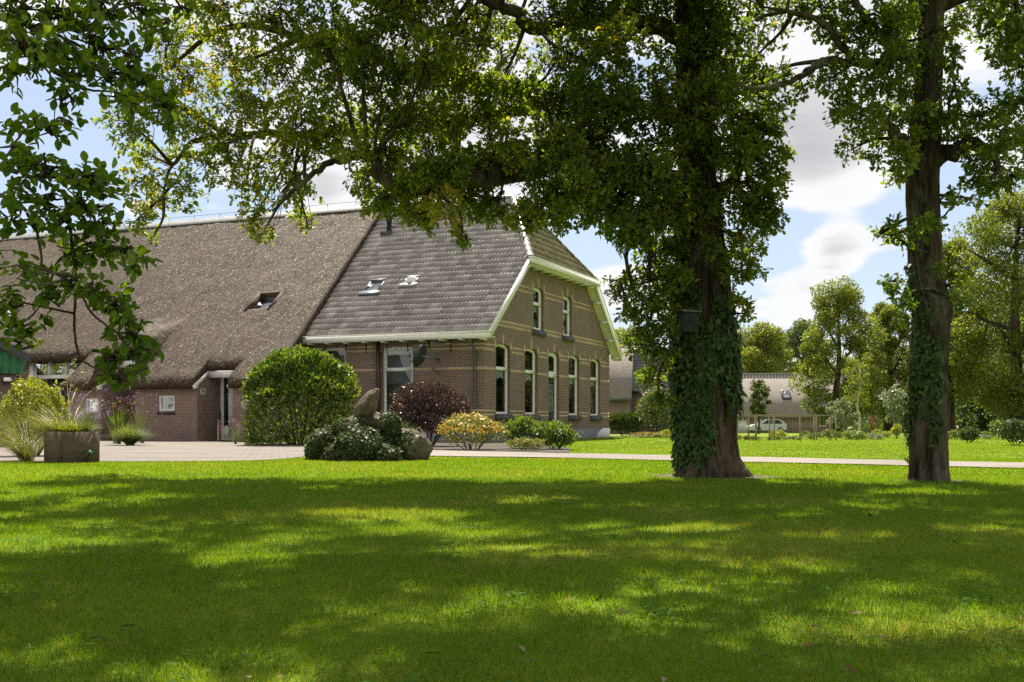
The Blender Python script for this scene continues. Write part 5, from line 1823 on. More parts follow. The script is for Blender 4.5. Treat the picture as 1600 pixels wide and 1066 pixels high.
def build_front_tree():
    T = empty('broadleaf_tree', (-3.9, 5.6, 0))
    o = np.array(T.location)
    tag(T, 'near tree whose large-leaved twigs hang in from the left edge', 'tree')
    gt, gc = G(), G()
    Q, R = trunk_geo(gt, [(0, 0, -0.1), (0.05, 0, 1.2), (0, 0.05, 2.4), (-0.1, 0, 3.6)], [0.16, 0.12, 0.10, 0.04], 32, 8, 0.05, 4, None, 6)
    l = lambda pts, R_, n=7: limb(gt, [PX(*p) - o for p in pts], R_, n, 6)
    a = lambda i: tuple(Q[i])
    limbs = []

    def l2(i, pts, R_):
        limbs.append(limb(gt, [Q[i]] + [PX(*p) - o for p in pts], R_, 7, 6))
    l2(18, [(-60, 10, 5.5), (0, 27, 5.4), (60, 42, 5.3), (130, 46, 5.3), (168, 20, 5.3), (205, -12, 5.3)], [0.04, 0.026, 0.019, 0.016, 0.013, 0.01, 0.006])
    l2(16, [(-60, 60, 5.3), (20, 75, 5.2), (75, 102, 5.2), (100, 118, 5.15), (135, 140, 5.15), (205, 146, 5.1)], [0.035, 0.022, 0.013, 0.010, 0.008, 0.006, 0.003])
    l2(14, [(-80, 235, 5.2), (0, 262, 5.1), (50, 276, 5.1), (100, 300, 5.1), (122, 330, 5.05), (142, 358, 5.05), (190, 392, 5.0), (225, 402, 5.0)], [0.035, 0.022, 0.014, 0.011, 0.009, 0.007, 0.006, 0.004, 0.002])
    l2(13, [(-60, 290, 5.4), (0, 305, 5.3), (40, 330, 5.2), (65, 400, 5.2), (50, 440, 5.2)], [0.03, 0.016, 0.011, 0.008, 0.006, 0.003])
    l2(12, [(-60, 420, 5.2), (0, 505, 5.1), (40, 500, 5.1), (70, 470, 5.1)], [0.02, 0.012, 0.006, 0.005, 0.003])
    l = lambda pts, R_, n=6: limbs.append(limb(gt, [PX(*p) - o for p in pts], R_, n, 6))
    l([(100, 300, 5.1), (112, 380, 5.0), (120, 440, 5.0), (116, 499, 4.95), (122, 551, 4.95), (142, 572, 4.9), (185, 590, 4.9)], [0.009, 0.008, 0.007, 0.006, 0.0055, 0.004, 0.002])
    l([(120, 440, 5.0), (140, 485, 4.95), (168, 510, 4.9), (200, 530, 4.9), (240, 555, 4.85)], [0.006, 0.005, 0.0045, 0.004, 0.002])
    l([(122, 551, 4.95), (100, 560, 4.95), (78, 572, 4.9)], [0.003, 0.002, 0.0015], 5)
    l([(60, 42, 5.3), (110, 65, 5.3), (155, 90, 5.3), (180, 120, 5.2), (260, 165, 5.1)], [0.01, 0.008, 0.006, 0.004, 0.002])
    l([(168, 20, 5.3), (230, 5, 5.3), (300, 15, 5.2)], [0.008, 0.005, 0.002])
    l([(20, 75, 5.2), (75, 110, 5.2), (85, 160, 5.1), (85, 190, 5.1)], [0.006, 0.005, 0.003, 0.002], 5)
    l([(0, 262, 5.1), (30, 215, 5.1), (55, 190, 5.1)], [0.007, 0.005, 0.002], 5)
    LP = limbs
    pads = []
    rg = random.Random(3)
    for x, y, rx, ry, n in ((30, 15, 45, 35, 40), (90, 20, 45, 35, 40), (150, 15, 45, 30, 36), (215, 15, 45, 25, 26), (290, 10, 40, 22, 14), (30, 70, 40, 35, 36), (90, 70, 45, 35, 40), (150, 70, 45, 35, 38), (205, 75, 35, 30, 24),
                            (240, 40, 26, 26, 13), (120, 115, 40, 28, 30), (170, 115, 40, 28, 30), (215, 130, 35, 25, 22), (255, 165, 28, 26, 18), (268, 195, 15, 22, 9), (190, 160, 30, 22, 16), (50, 110, 26, 18, 10),
                            (15, 120, 20, 30, 14), (105, 150, 22, 22, 12), (55, 195, 24, 16, 10), (75, 205, 22, 20, 12), (110, 190, 18, 20, 8), (20, 190, 18, 30, 9), (25, 235, 30, 18, 14),
                            (60, 265, 55, 24, 30), (130, 275, 50, 28, 36), (175, 290, 26, 26, 16), (60, 310, 45, 26, 26), (130, 320, 45, 26, 30), (15, 330, 20, 40, 12), (150, 350, 35, 22, 22), (55, 350, 40, 16, 12), (100, 345, 35, 18, 15),
                            (195, 388, 34, 14, 16), (225, 402, 16, 8, 5), (150, 390, 35, 26, 24), (105, 400, 35, 26, 20), (205, 415, 16, 14, 6), (30, 425, 26, 22, 9), (18, 450, 18, 12, 4), (65, 430, 26, 22, 10), (75, 462, 24, 18, 10), (110, 445, 25, 26, 14), (145, 445, 22, 20, 11), (155, 455, 12, 14, 5),
                            (180, 475, 28, 22, 17), (200, 495, 24, 18, 13), (165, 480, 18, 16, 8), (200, 525, 28, 18, 15), (232, 545, 16, 14, 7), (248, 556, 8, 10, 3), (180, 555, 26, 18, 14), (205, 560, 18, 14, 8), (182, 590, 22, 20, 12), (215, 580, 10, 10, 4),
                            (10, 470, 16, 24, 8), (22, 505, 22, 14, 9), (50, 520, 22, 16, 10), (60, 500, 14, 10, 5), (15, 535, 16, 12, 5)):
        Yy = 5.15 - 0.0007 * y + rg.uniform(-0.22, 0.22)
        k = Yy / F
        pads.append((PX(x, y, Yy) - o, (rx * k, rx * k * 1.4, ry * k), int(n * (0.82 if y < 150 else 0.98))))
    for k in range(36):
        pads.append((np.array([rg.uniform(-2.4, 0.8), rg.uniform(-1.6, 1.6), rg.uniform(1.4, 4.6)]), 0.42, 20))
    foliage(gc, gt, pads, LP + [Q[8:]], 'oval', 3, (0.036, 0.064), 0.8, 0.03, rbase=0.006, droop=0.35, wl=(0.95, 1.15))
    gt.build('trunk', M['twig'], T, smooth=True)
    gc.build('crown', M['front_leaf'], T)


def far_tree(name, label, x, y, h, rx, z0, tr, mat, seed, nleaf=15000, leaf=0.17, group=None, shape='round', pads_n=46, lean=0.0):
    rg = random.Random(seed)
    T = empty(name, (x, y, gz(y) - 0.05))
    tag(T, label, 'tree', group)
    gt, gc = G(), G()
    P = [(0, 0, -0.2), (rg.uniform(-.1, .1), 0, h * 0.25), (lean * 0.5 + rg.uniform(-.2, .2), 0, h * 0.55), (lean, 0, h * 0.92)]
    Q, R = trunk_geo(gt, P, [tr * 1.25, tr, tr * 0.7, tr * 0.12], 16, 6, 0.06, 3, None, seed)
    limbs = [Q[6:]]
    for k in range(9):
        i = 8 + (k * len(Q) // 14)
        i = min(i, len(Q) - 3)
        c = Q[i]
        a = k * 2.4 + seed
        Lh = rx * (0.95 if shape == 'round' else 0.7)
        up = 0.45 if shape == 'round' else 1.5
        d = np.array([math.cos(a), math.sin(a), up])
        room = max(0.2, h * 0.88 - c[2])
        d = d * min(1.0, room / (Lh * 0.9 * up + 1e-6)) if shape == 'vase' else d
        limbs.append(limb(gt, [c, c + d * Lh * 0.45, c + d * Lh * 0.85], [tr * 0.45, tr * 0.28, tr * 0.06], 6, 4))
    per = nleaf // pads_n
    for k in range(pads_n):
        t = (k + 0.5) / pads_n
        z = z0 + (h - z0) * t
        if shape == 'round':
            w = math.sqrt(max(0.02, 1 - (2 * t - 0.9) ** 2 / 1.25))
        else:
            w = math.sqrt(max(0.02, 1 - (2 * t - 0.75) ** 2 / 1.7)) * (1.0 if t < 0.7 else 0.9)
        a = k * 2.399 + seed + rg.uniform(-.3, .3)
        rad = rx * w * math.sqrt(rg.uniform(0.15, 1.0)) * 0.85
        pr = rx * rg.uniform(0.20, 0.36)
        c = np.array([lean * t + rad * math.cos(a), rad * math.sin(a), z])
        LP = np.concatenate(limbs)
        aa = LP[np.argmin(np.linalg.norm(LP - c, axis=1))]
        gt.tube(smooth_path([aa, (aa + c) / 2 + [0, 0, 0.1], c], 3), np.linspace(tr * 0.14, tr * 0.05, 7), 4, cap=False)
        n = int(per * rg.uniform(0.6, 1.3))
        C = in_ellipsoid(n, c, (pr, pr, pr * 0.72), 0.36)
        D = rvec(n) + unit(C - c) * 0.4
        ll = leaf * (0.6 + 0.8 * RNG.random(n))
        rnd = np.clip(RNG.random(n) * 0.7 + 0.15 + rg.gauss(0, 0.1), 0, 1)
        add_leaves(gc, C, D, np.array([0, 0, 0.9]) + rvec(n), ll, ll, 'small', rnd)
    gt.build('trunk', M['bark'], T, smooth=True)
    gc.build('crown', M[mat], T)
    return T


def xat(px, Y):
    return (px - CX) / F * Y


def build_far_trees():
    grp = 'trees beyond the garden'
    far_tree('tree', 'tall loose olive-green tree right of the far barn roof', xat(1308, 75), 75, 9.9, 3.0, 0.9, 0.22, 'far_olive', 1, 32000, 0.16, grp, 'vase', 50)
    far_tree('tree', 'lower olive-green tree with a grey trunk, left of the lichen-flecked oak trunk', xat(1387, 78), 78, 8.9, 2.7, 1.2, 0.26, 'far_olive', 2, 28000, 0.16, grp, 'vase', 46)
    far_tree('tree', 'mid-green tree directly behind the lichen-flecked oak trunk', xat(1486, 62), 62, 10.6, 2.2, 2.0, 0.2, 'far_leaf', 3, 26000, 0.15, grp, 'vase', 44)
    t4 = far_tree('tree', 'broad tall green tree at the right edge of the photo', xat(1590, 58), 58, 12.3, 3.9, 1.5, 0.32, 'far_leaf', 4, 52000, 0.15, grp, 'round', 70)
    t5 = far_tree('tree', 'dark dense tree further back between the right-hand trees', xat(1540, 95), 95, 10.0, 4.6, 0.6, 0.3, 'far_dark', 5, 26000, 0.24, grp, 'round', 44)
    far_tree('small_tree', 'small dark green round tree in front of the far barn', xat(1185, 98), 98, 4.7, 1.15, 1.75, 0.08, 'far_dark', 6, 4500, 0.16, None, 'round', 22)
    far_tree('small_tree', 'pale silvery small tree left of the lichen-flecked oak trunk', xat(1402, 55), 55, 2.3, 0.85, 0.7, 0.04, 'silver_leaf', 7, 2600, 0.12, None, 'round', 18)
    far_tree('small_tree', 'pale silvery small tree at the end of the wire garden fence', xat(1316, 60), 60, 1.9, 0.85, 0.5, 0.04, 'silver_leaf', 8, 2200, 0.12, None, 'round', 18)
    far_tree('tree', 'rounded yellowish-green wood tree above the far barn ridge', xat(1195, 170), 170, 15.5, 6.0, 1.5, 0.5, 'far_leaf', 9, 26000, 0.36, grp, 'round', 46)
    far_tree('tree', 'dark green wood tree behind the olive tree beside the far barn', xat(1255, 200), 200, 19.0, 5.5, 1.5, 0.5, 'far_dark', 10, 22000, 0.38, grp, 'round', 40)
    far_tree('tree', 'yellowish tree top between the gable and the ivy-clad oak', xat(985, 120), 120, 11.0, 4.2, 1.5, 0.4, 'far_olive', 12, 18000, 0.28, grp, 'round', 40)
    far_tree('tree', 'rounded wood tree just right of the ivy-clad trunk above the barn', xat(1130, 185), 185, 15.5, 6.5, 1.5, 0.5, 'far_olive', 11, 24000, 0.38, grp, 'round', 40)
    # trees beside the picture, mirrored in the windows
    for i, (x, y, rz, sc, lab, src) in enumerate(((29, 33, 1.0, 0.85, 'broad green tree outside the frame to the right, nearest the lawn', t4), (44, 52, 2.2, 1.1, 'broad green tree outside the frame far to the right', t4), (36, 75, 0.3, 1.1, 'dense tree just outside the right edge behind the others', t5),
                                                  (-41, 31, 4.0, 0.9, 'broad green tree outside the frame to the left', t4), (-40, 20, 0.7, 1.0, 'broad green tree outside the frame left of the driveway', t4), (-27, 12, 2.7, 0.8, 'broad green tree outside the frame, left of the near tree', t4))):
        c = copy_tree(src)
        c.location = (x, y, gz(y) - 0.05)
        c.rotation_euler.z = rz
        c.scale = (sc,) * 3
        c['label'] = lab
    # far wood as one mass, and the dark understorey at the right
    g = G()
    r = np.random.default_rng(40)
    az = np.radians(r.uniform(-62, 62, 900))
    D_ = r.uniform(205, 300, 900)
    cx, cy = D_ * np.sin(az), D_ * np.cos(az)
    for x, y in zip(cx, cy):
        h = r.uniform(12, 20)
        n = 70
        C = in_ellipsoid(n, (x, y, gz(200) + h * 0.55), (4.2, 4.2, h * 0.5), 0.35)
        ll = 1.0 + 0.8 * r.random(n)
        add_leaves(g, C, rvec(n), np.array([0, 0, 0.8]) + rvec(n), ll, ll, 'small', np.clip(r.random(n) * 0.6 + r.normal(0.2, 0.12), 0, 1))
    tag(g.build('distant_wood', M['far_dark']), 'far woodland closing the view behind the barn and garden', 'woodland', kind='stuff')
    g = G()
    for k in range(70):
        y = r.uniform(84, 110)
        x = y * r.uniform(0.30, 0.62)
        h = r.uniform(1.6, 4.2)
        n = 190
        C = in_ellipsoid(n, (x, y, gz(y) + h * 0.45), (1.7, 1.5, h * 0.55), 0.4)
        ll = 0.24 + 0.2 * r.random(n)
        add_leaves(g, C, rvec(n), np.array([0, 0, 0.8]) + rvec(n), ll, ll, 'small', np.clip(r.random(n) * 0.7, 0, 1))
    tag(g.build('undergrowth', M['far_dark']), 'dark undergrowth under the trees at right', 'undergrowth', kind='stuff')


# ================================================================== SHRUBS AND PLANTS
def shrub(name, label, cat, c, r, n, kind, L, mat, seed, lump=0.25, stems=10, group=None, flowers=None, inner=0.4, up=0.4, low=False, shell=0.28):
    """leafy shrub: lumpy ellipsoid of leaves on stems"""
    rg = np.random.default_rng(seed)
    S = empty(name, c)
    tag(S, label, cat, group)
    r = np.asarray(r, float)
    d = unit(rg.normal(size=(n, 3)))
    d[:, 2] = np.abs(d[:, 2]) * np.where(rg.random(n) < 0.78, 1, -0.7)
    f = 1 + lump * 2 * (fbm(d[:, 0] * 2.1 + seed, d[:, 1] * 2.1 + d[:, 2] * 2.3, seed, 3) - 0.5)
    rad = (1 - inner * rg.random(n) ** (1 / shell * 0.6)) * f
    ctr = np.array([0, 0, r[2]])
    C = ctr + d * r * rad[:, None]
    if low:                                    # foliage down to the ground, sides upright
        q = d[:, 2] < 0
        C[q, 0:2] = (d[q, 0:2] / (np.linalg.norm(d[q, 0:2], axis=1, keepdims=True) + 1e-6)) * r[:2] * (rad[q] * 0.97)[:, None]
        C[q, 2] = r[2] * rg.random(q.sum())
    C[:, 2] = np.maximum(C[:, 2], 0.03 + 0.06 * rg.random(n))
    D = d * 0.55 + unit(rg.normal(size=(n, 3))) * 0.9 + np.array([0, 0, up])
    Nn = d * 0.7 + np.array([0, 0, 0.5]) + unit(rg.normal(size=(n, 3))) * 0.6
    ll = L[0] + (L[1] - L[0]) * rg.random(n)
    g = G()
    clump = fbm(d[:, 0] * 5 + 3, d[:, 2] * 5 + d[:, 1] * 3, seed + 2, 3)
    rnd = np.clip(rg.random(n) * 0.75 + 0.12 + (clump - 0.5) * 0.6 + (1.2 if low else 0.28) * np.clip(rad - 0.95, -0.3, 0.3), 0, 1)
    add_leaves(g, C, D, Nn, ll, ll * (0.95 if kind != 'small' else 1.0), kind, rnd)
    if not low and lump >= 0.25 and n > 1000:         # stray shoots standing out of the outline
        m = 26
        ds = unit(rg.normal(size=(m, 3)) + [0, -0.2, 0.9])
        ds[:, 2] = np.abs(ds[:, 2])
        k = 11
        tt = np.tile(np.linspace(0.85, 1.0, k), m) + np.repeat(rg.uniform(0.05, 0.34, m), k) * np.tile(np.linspace(0, 1, k), m)
        P_ = ctr + np.repeat(ds, k, 0) * r * tt[:, None] + rg.normal(size=(m * k, 3)) * 0.012
        P_[:, 2] = np.maximum(P_[:, 2], 0.04)
        lk = (L[0] + (L[1] - L[0]) * rg.random(m * k)) * 0.85
        add_leaves(g, P_, rg.normal(size=(m * k, 3)) + np.repeat(ds, k, 0) * 0.8, rg.normal(size=(m * k, 3)), lk, lk, kind, np.clip(0.5 + 0.5 * rg.random(m * k), 0, 1))
    t = G()
    m = max(stems, 4)
    ang = np.arange(m) * 2.4
    A = np.stack([0.12 * np.cos(ang) * r[0], 0.12 * np.sin(ang) * r[1], np.full(m, -0.03)], -1)
    B = ctr + np.stack([np.cos(ang) * r[0] * 0.75, np.sin(ang) * r[1] * 0.75, r[2] * rg.uniform(-0.2, 0.75, m)], -1)
    add_twigs(t, A, B, 0.022 * min(1.5, r[2]) + 0.006, 0.006, 0.08)
    B2 = B + unit(rg.normal(size=(m, 3)) + [0, 0, 0.5]) * r * 0.3
    add_twigs(t, B, B2, 0.007, 0.003, 0.05)
    g.build('foliage', M[mat], S)
    t.build('stems', M['twig'], S)
    if flowers:
        mt, nf, sz, nm = flowers
        g = G()
        d = unit(rg.normal(size=(nf, 3)))
        d[:, 2] = np.abs(d[:, 2])
        f = 1 + lump * 2 * (fbm(d[:, 0] * 2.1 + seed, d[:, 1] * 2.1 + d[:, 2] * 2.3, seed, 3) - 0.5)
        C = ctr + d * r * (f * rg.uniform(0.92, 1.06, nf))[:, None]
        for k in range(5):
            base = d + unit(rg.normal(size=(nf, 3))) * 0.3 + [0, 0, 0.4]
            u = unit(np.cross(base, [0.3, 0.2, 1.0]))
            v = unit(np.cross(base, u))
            a = k * 1.2566
            add_leaves(g, C, u * math.cos(a) + v * math.sin(a) + 0.25 * unit(base), base, sz, sz * 1.3, 'small', rg.random(nf))
        g.build(nm, M[mt], S)['kind'] = 'stuff'
    return S


def boulder(name, label, c, r, seed, rough=0.22, tilt=(0, 0, 0), taper=0.0):
    bm = bmesh.new()
    bmesh.ops.create_icosphere(bm, subdivisions=5, radius=1.0)
    for v in bm.verts:
        p = v.co.copy()
        k = 1 + rough * (mnoise.fractal(p * 1.1 + Vector((seed, 0, 0)), 0.8, 2.1, 5)) + 0.05 * mnoise.noise(p * 6 + Vector((seed, 3, 1)))
        p = p * k
        p.x *= 1 - taper * max(-0.3, p.z)
        p.y *= 1 - taper * max(-0.3, p.z)
        v.co = Vector((p.x * r[0], p.y * r[1], p.z * r[2]))
    me = bpy.data.meshes.new(name)
    bm.to_mesh(me)
    bm.free()
    for p in me.polygons:
        p.use_smooth = True
    at_ = me.attributes.new('rnd', 'FLOAT', 'FACE')
    at_.data.foreach_set('value', np.random.default_rng(int(seed)).random(len(me.polygons)).astype(np.float32))
    me.materials.append(M['stone'])
    o = bpy.data.objects.new(name, me)
    COL.objects.link(o)
    o.location = c
    o.rotation_euler = tilt
    tag(o, label, 'boulder', 'boulders of the rock pile')
    return o


def build_rocks():
    Y = 19.4
    k = Y / F
    W = lambda px, py, dy=0.0: at(px, py, Y + dy)
    bs = [
        boulder('boulder', 'upright pointed boulder balanced on top of the rock pile', W(575, 632), (0.155, 0.18, 0.33), 3, 0.16, (0.0, math.radians(33), 0.3), 0.35),
        boulder('boulder', 'broad flat-topped boulder carrying the pointed one', W(572, 683, 0.15), (0.62, 0.55, 0.42), 7, 0.2),
        boulder('boulder', 'smooth rounded boulder with mossy streaks at right end of the rock pile', W(640, 700, -0.05), (0.38, 0.46, 0.33), 11, 0.14, (0, 0.35, 0)),
        boulder('boulder', 'low boulder at the left end of the rock pile, under ivy', W(513, 697, 0.2), (0.36, 0.4, 0.30), 15, 0.25),
        boulder('boulder', 'ivy-covered boulder at the front centre of the rock pile', W(565, 702, -0.55), (0.5, 0.36, 0.30), 19, 0.25),
        boulder('boulder', 'small half-buried stone in the grass at front left of the rock pile', W(548, 716, -0.75), (0.2, 0.13, 0.10), 23, 0.2),
        boulder('boulder', 'small ivy-flecked stone in the grass at the front middle of the rock pile', W(606, 712, -0.8), (0.18, 0.15, 0.14), 27, 0.22),
        boulder('boulder', 'round knob-like boulder wrapped in ivy below the pointed one', W(608, 664, -0.35), (0.16, 0.16, 0.15), 31, 0.2),
    ]
    bpy.context.view_layer.update()
    # ivy over the pile
    I = empty('ivy_plant', (W(560, 718).x, Y, 0))
    tag(I, 'pale-veined ivy trailing over the rock pile beside the driveway', 'ivy')
    o = np.array(I.location)
    g = G()
    r = np.random.default_rng(8)
    for b, n, zmin in ((bs[1], 3000, 0.0), (bs[2], 1100, 0.0), (bs[3], 2600, 0.0), (bs[4], 3600, 0.0), (bs[7], 1300, 0.0), (bs[6], 420, 0.0), (bs[5], 100, 0)):
        me = b.data
        idx = r.integers(0, len(me.polygons), n * 3)
        mw = b.matrix_world
        C = np.array([mw @ me.polygons[i].center for i in idx])
        N_ = np.array([mw.to_3x3() @ me.polygons[i].normal for i in idx])
        m = fbm(C[:, 0] * 3.2, C[:, 2] * 3.2 + C[:, 1] * 2, 77, 3)
        keep = (C[:, 2] > 0.02) & (m > (0.27 if b is not bs[2] else 0.40)) & (N_[:, 1] < 0.5)
        if b is bs[1]:
            keep &= ~((N_[:, 2] > 0.7) & (C[:, 2] > 0.7))
        if b is bs[2]:
            keep &= N_[:, 0] < 0.35
        C, N_ = C[keep][:n], N_[keep][:n]
        q = len(C)
        C = C + N_ * (0.01 + 0.09 * r.random((q, 1)) * m[keep][:n, None])
        D = np.array([0, 0, -0.7]) + unit(r.normal(size=(q, 3)))
        add_leaves(g, C - o, D, N_ + unit(r.normal(size=(q, 3))) * 0.7 + [0, 0, 0.4], 0.035 + 0.03 * r.random(q), 0.04 + 0.02 * r.random(q), 'ivy', r.random(q))
    g.build('leaves', M['ivy_pale'], I)
    t = G()
    A = np.array([[r.uniform(-0.7, 0.7), r.uniform(-0.9, -0.3), 0.02] for _ in range(26)])
    add_twigs(t, A, A * [0.8, 0.4, 1] + [0, 0.1, 0] + np.stack([r.normal(0, .1, 26), r.normal(0, .05, 26), r.uniform(0.2, 0.6, 26)], -1), 0.006, 0.004, 0.1)
    t.build('stems', M['twig'], I)


def spray(name, label, cat, c, n, h, spread, mat, seed, w=0.012, arch=0.5, lean=(0, 0), group=None, segs=6, flower=None):
    """tuft of arching grass blades or stems from one crown"""
    r = np.random.default_rng(seed)
    S = empty(name, c)
    tag(S, label, cat, group)
    g = G()
    az = r.uniform(0, 2 * np.pi, n)
    L = h * r.uniform(0.65, 1.1, n)
    out = spread * r.random(n) ** 0.6
    t = np.linspace(0, 1, segs + 1)
    ends = []
    for i in range(n):
        d = np.array([math.cos(az[i]), math.sin(az[i])]) * out[i] + np.array(lean)
        x = t[:, None] * d * (1 + 0.4 * t[:, None])
        z = L[i] * (t - arch * out[i] / max(spread, 1e-3) * t ** 2.2 * 0.6)
        b = np.array([r.normal(0, 0.05), r.normal(0, 0.05)]) * spread
        P = np.concatenate([x + b, z[:, None]], 1)
        s = np.array([-math.sin(az[i] + 0.5), math.cos(az[i] + 0.5), 0.0])
        ww = w * (1 - t ** 1.5 * 0.85)[:, None]
        V = np.concatenate([P - s * ww, P + s * ww])
        k = segs + 1
        a = np.arange(segs)
        g.add(V, np.stack([a, a + 1, a + 1 + k, a + k], -1), np.full(segs, r.random()))
        ends.append(P[-1])
    g.build('blades' if not flower else 'stems', M[mat], S)
    if flower:
        fm, sz, k, frac = flower
        E = np.array(ends)[r.random(n) < frac]
        f = G()
        C = np.repeat(E, k, 0) + r.normal(size=(len(E) * k, 3)) * sz * 0.9
        add_leaves(f, C, rvec(len(C)), rvec(len(C)), sz, sz, 'small', r.random(len(C)))
        f.build('flowers', M[fm], S)['kind'] = 'stuff'
    return S


def build_plants():
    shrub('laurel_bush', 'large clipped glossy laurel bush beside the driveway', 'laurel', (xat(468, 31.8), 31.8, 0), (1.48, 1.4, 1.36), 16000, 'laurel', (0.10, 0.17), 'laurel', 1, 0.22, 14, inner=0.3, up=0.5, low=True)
    shrub('purple_shrub', 'purple-leaved shrub between the rock pile and the brick corner', 'shrub', (xat(668, 29.5), 29.5, 0), (0.98, 0.85, 0.80), 5600, 'small', (0.06, 0.11), 'purple', 2, 0.5, 14, inner=0.6, up=0.7)
    shrub('potentilla', 'yellow-flowering shrub below the brick corner', 'flowering shrub', (xat(738, 25.9), 25.9, 0), (0.76, 0.7, 0.40), 4600, 'small', (0.035, 0.06), 'potentilla', 3, 0.5, 10, flowers=('yellow_flower', 330, 0.038, 'flowers'), inner=0.45)
    shrub('potentilla', 'low yellowish shrub with few flowers in front of the green shrubs', 'flowering shrub', (xat(822, 25.0), 25.0, 0), (0.45, 0.3, 0.14), 1500, 'small', (0.03, 0.055), 'potentilla', 4, 0.25, 8, flowers=('yellow_flower', 24, 0.028, 'flowers'), inner=0.45)
    shrub('green_shrub', 'bright green leafy shrub behind the yellow-flowering one', 'shrub', (xat(818, 26.6), 26.6, 0), (0.42, 0.42, 0.35), 2600, 'laurel', (0.06, 0.10), 'shrub', 5, 0.45, 8, group='green shrubs before the gable', inner=0.45)
    shrub('green_shrub', 'bright green leafy shrub nearest the lawn at the gable end', 'shrub', (xat(868, 26.2), 26.2, 0), (0.52, 0.45, 0.30), 3000, 'laurel', (0.06, 0.10), 'shrub', 6, 0.5, 8, group='green shrubs before the gable', inner=0.45)
    shrub('grey_shrub', 'grey-green shrub with a few mauve flowers right behind the rock pile', 'shrub', (xat(622, 20.9), 20.9, 0), (0.36, 0.3, 0.30), 1500, 'small', (0.035, 0.06), 'ivy_pale', 7, 0.4, 10, flowers=('purple_flower', 9, 0.03, 'flowers'), inner=0.7, up=0.8)
    shrub('grey_shrub', 'thin grey-green sprig at the left behind the rock pile', 'shrub', (xat(535, 21.2), 21.2, 0), (0.16, 0.14, 0.38), 420, 'small', (0.04, 0.06), 'ivy_pale', 8, 0.4, 5, inner=0.8, up=0.8)
    build_rocks()
    # plants by the porch
    spray('fountain_grass', 'round tuft of soft fountain grass by the porch paving', 'ornamental grass', (xat(203, 31), 31, 0.0), 2400, 0.70, 0.62, 'fountain', 21, 0.0045, 1.0)
    spray('iris', 'tall upright iris leaves behind the fountain grass', 'plant', (xat(186, 33), 33, 0.0), 60, 1.15, 0.32, 'shrub', 22, 0.022, 0.3)
    spray('verbena', 'purple verbena in front of the barn wall, left of the fountain grass', 'flower', (xat(140, 30), 30, 0.0), 46, 1.5, 0.5, 'stem', 23, 0.006, 0.1, flower=('purple_flower', 0.024, 9, 0.7), group='verbena by the barn wall')
    spray('verbena', 'purple verbena between the fountain grass and the small porch window', 'flower', (xat(222, 34.5), 34.5, 0.0), 50, 1.5, 0.62, 'stem', 24, 0.006, 0.1, flower=('purple_flower', 0.024, 9, 0.6), group='verbena by the barn wall')
    spray('crocosmia', 'thin orange-red flower sprays above the iris leaves', 'flower', (xat(180, 34), 34, 0.0), 26, 1.55, 0.5, 'stem', 25, 0.006, 0.35, flower=('red_flower', 0.03, 8, 0.9))
    spray('foxglove', 'small pink-flowered plant at the left foot of the laurel bush', 'flower', (xat(368, 33), 33, 0.0), 24, 0.75, 0.32, 'stem', 26, 0.01, 0.3, flower=('pink_flower', 0.028, 8, 0.6))
    # planter with its plants
    P = empty('planter', (xat(112, 18.25), 18.25, 0), math.radians(-52))
    tag(P, 'mossy weathered brick planter at the edge of the lawn', 'planter')
    g = G()
    a, b, h, t = 0.34, 0.34, 0.50, 0.10
    g.box(-a, a, -b, -b + t, -0.1, h)
    g.box(-a, a, b - t, b, -0.1, h)
    g.box(-a, -a + t, -b + t, b - t, -0.1, h - 0.002)
    g.box(a - t, a, -b + t, b - t, -0.1, h - 0.002)
    g.build('wall', M['planter_brick'], P, uv=True)
    g = G()
    g.box(-a + t, a - t, -b + t, b - t, 0.0, h - 0.06)
    g.build('soil', M['soil'], P)
    x0, y0 = P.location.x, P.location.y
    spray('reed_grass', 'arching golden ornamental grass growing in the planter', 'ornamental grass', (x0 - 0.18, y0 + 0.02, 0.42), 420, 0.62, 0.75, 'plume', 31, 0.0035, 1.15, lean=(-0.3, 0))
    spray('sage', 'leafy yellow-green perennials along the planter front', 'plant', (x0 + 0.05, y0 - 0.05, 0.42), 260, 0.30, 0.42, 'plume2', 32, 0.012, 0.6)
    spray('sage', 'mauve-flowered sage at the right end of the planter', 'plant', (x0 + 0.22, y0 + 0.05, 0.42), 60, 0.48, 0.26, 'stem', 33, 0.007, 0.2, flower=('purple_flower', 0.018, 9, 0.7))
    spray('reed_grass', 'golden grass tuft with long arching stems left of the planter', 'ornamental grass', (x0 - 0.85, y0 + 0.3, 0.0), 460, 0.95, 0.85, 'plume', 34, 0.0035, 1.1, lean=(-0.2, 0))
    spray('feather_grass', 'few tall nodding feather grass stems rising over the planter', 'ornamental grass', (x0 - 0.1, y0 + 0.05, 0.42), 34, 1.3, 0.9, 'plume', 36, 0.005, 0.9, flower=('plume', 0.03, 10, 0.9), segs=9)
    shrub('golden_shrub', 'rounded yellow-green shrub behind the planter by the barn doors', 'shrub', (xat(52, 21.5), 21.5, 0), (0.62, 0.55, 0.72), 4200, 'small', (0.05, 0.085), 'golden', 35, 0.25, 10, inner=0.5, up=0.6)
    # garden spotlight leaning on the planter
    S = empty('garden_spotlight', (xat(131, 17.8), 17.86, 0.06))
    S.rotation_euler = (0.1, math.radians(38), 0)
    tag(S, 'black tubular garden spotlight with green cap leaning on the planter', 'spotlight')
    g = G()
    g.lathe([(0.0, -0.02), (0.03, -0.02), (0.034, 0.0), (0.034, 0.13), (0.0, 0.13)], 14)
    g.tube([(0, 0, 0), (-0.03, 0, -0.09)], 0.008, 6)
    g.build('body', M['rubber'], S)
    g = G()
